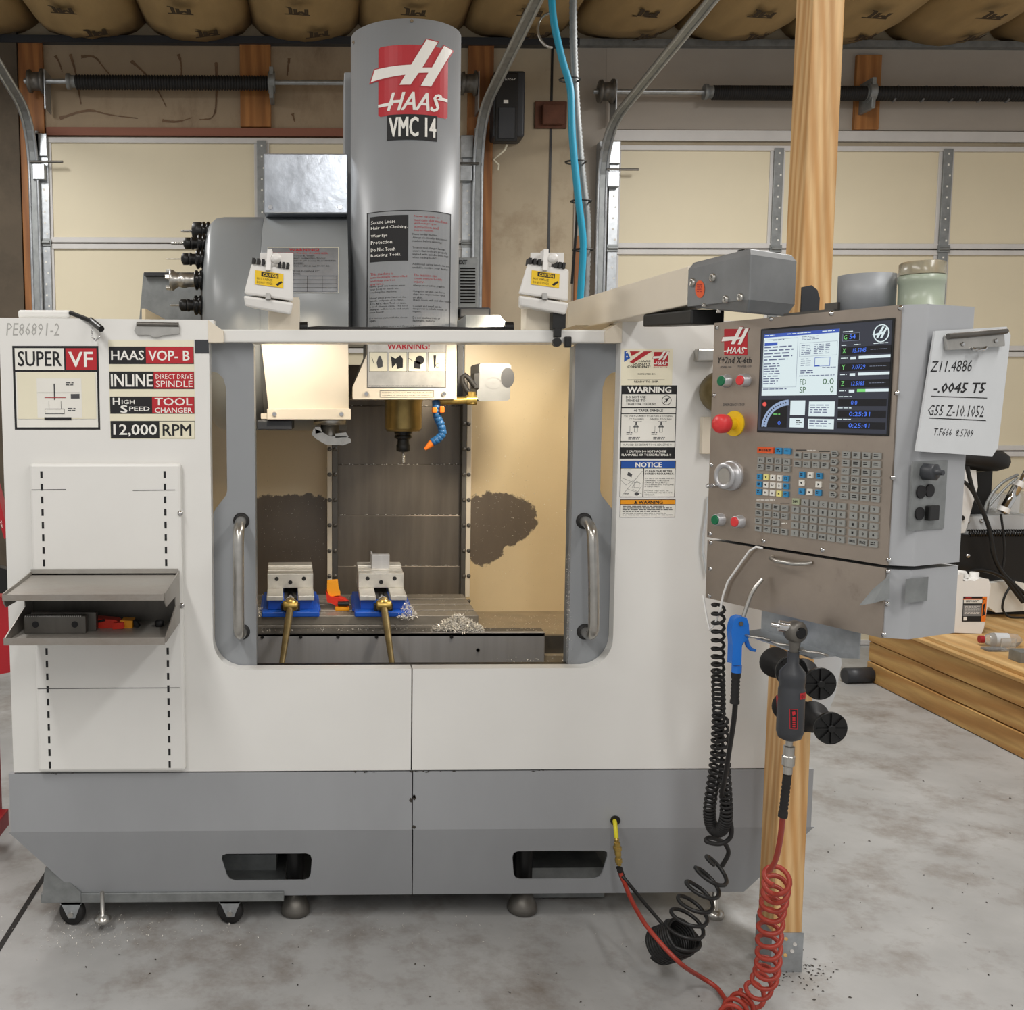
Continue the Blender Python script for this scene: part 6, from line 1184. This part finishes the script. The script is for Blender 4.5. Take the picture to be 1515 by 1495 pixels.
path = [f(1434, 789), f(1560, 789)]; build('coil_spring', MB().tube(coil(path, .016, 34, 10), .005, 5), 'black_gloss', V)
for i, pts in enumerate((((1420, 690), (1430, 725), (1447, 755), (1458, 780), (1463, 800), (1470, 830), (1490, 860), (1515, 890)), ((1400, 709), (1418, 712), (1432, 728), (1448, 758), (1462, 790), (1464, 815), (1480, 845), (1505, 868), (1520, 880)), ((1424, 848), (1445, 841), (1470, 846), (1495, 860), (1512, 880), (1518, 890)), ((1495, 702), (1475, 712), (1460, 728), (1452, 745), (1450, 756)), ((1495, 706), (1478, 722), (1466, 736), (1456, 748)), ((1474, 760), (1480, 790), (1484, 820), (1482, 840)), ((1500, 858), (1487, 880), (1484, 900), (1495, 920), (1520, 926)))):
    build('control_cable', MB().tube(smooth([zcl(f(x, y)+Vector((0, -.03, -.012)))+Vector((0, 0, .012)) for x, y in pts], 2), (.011, .01, .011, .008, .006, .006, .006)[i], 8), 'black' if i not in (3, 4) else 'galv_dull', V)
for px, py in ((1418, 825), (1445, 825), (1448, 775), (1469, 774)): build('bolt', MB().lathe([(.012, 0), (.011, .008), (.004, .01)], f(px, py)+Vector((0, .06 if py > 800 else .1, 0)), (0, -1, 0), 12), 'chrome', V)
for px, py in ((1430, 768),): build('pivot_bolt', MB().lathe([(.014, 0), (.014, .01)], f(px, py)+Vector((0, .05, 0)), (0, -1, 0), 14), 'black', V)
build('clear_guard', MB().prism([f(*p)+Vector((0, .12, 0)) for p in ((1500, 735), (1560, 732), (1560, 768), (1492, 768))], (0, .1, 0)), 'clear_plastic', V)
vp('mirror_panel', [(1484, 556), (1512, 548), (1507, 640), (1480, 634)], 'steel', .2, .22); vp('mirror_post', [(1492, 630), (1500, 630), (1503, 700), (1493, 700)], 'charcoal', .2, .23)
# red hoist at the left edge
Yh = 3.25; f = pm(Yh, 0, 850); Hh = thing('engine_hoist', (X(-40, Yh, 900), Yh, 0), 'red steel shop hoist just behind the left side of the machine', 'hoist')
def hp(n, pts, m, d0, d1): return build(n, MB().prism([f(x, y)+Vector((0, d0, 0)) for x, y in pts], (0, d1-d0, 0)), m, Hh, bev=.004)
hp('ram', [(-12, 715), (-4, 712), (16, 795), (8, 798)], 'red', .0, .05); ms = hp('mast', [(-40, 880), (10, 895), (14, 1000), (-40, 1010)], 'red', .06, .14); hp('mast_post', [(-60, 600), (-30, 600), (-30, 1235), (-60, 1235)], 'red', .06, .14)
hp('foot', [(-140, 1215), (-14, 1215), (-14, 1240), (-140, 1240)], 'red', .0, .1); hp('hose_box', [(-10, 840), (14, 846), (14, 880), (-10, 880)], 'black', .02, .06)
d = Decal(lambda px, py, h: Vector((f(px, py).x, Yh-.0006-h, f(px, py).z))); d.tris([(3+(a_*.5+b_*.87)*7-1.2, 776+(a_*.87-b_*.5)*11-4) for a_, b_ in [(x*1.0, y*.45) for x, y in text_tris('Ton', 0, .02)[0]]], text_tris('Ton', 0, .02)[1], 'ink_white', 1); d.build('lettering', Hh)
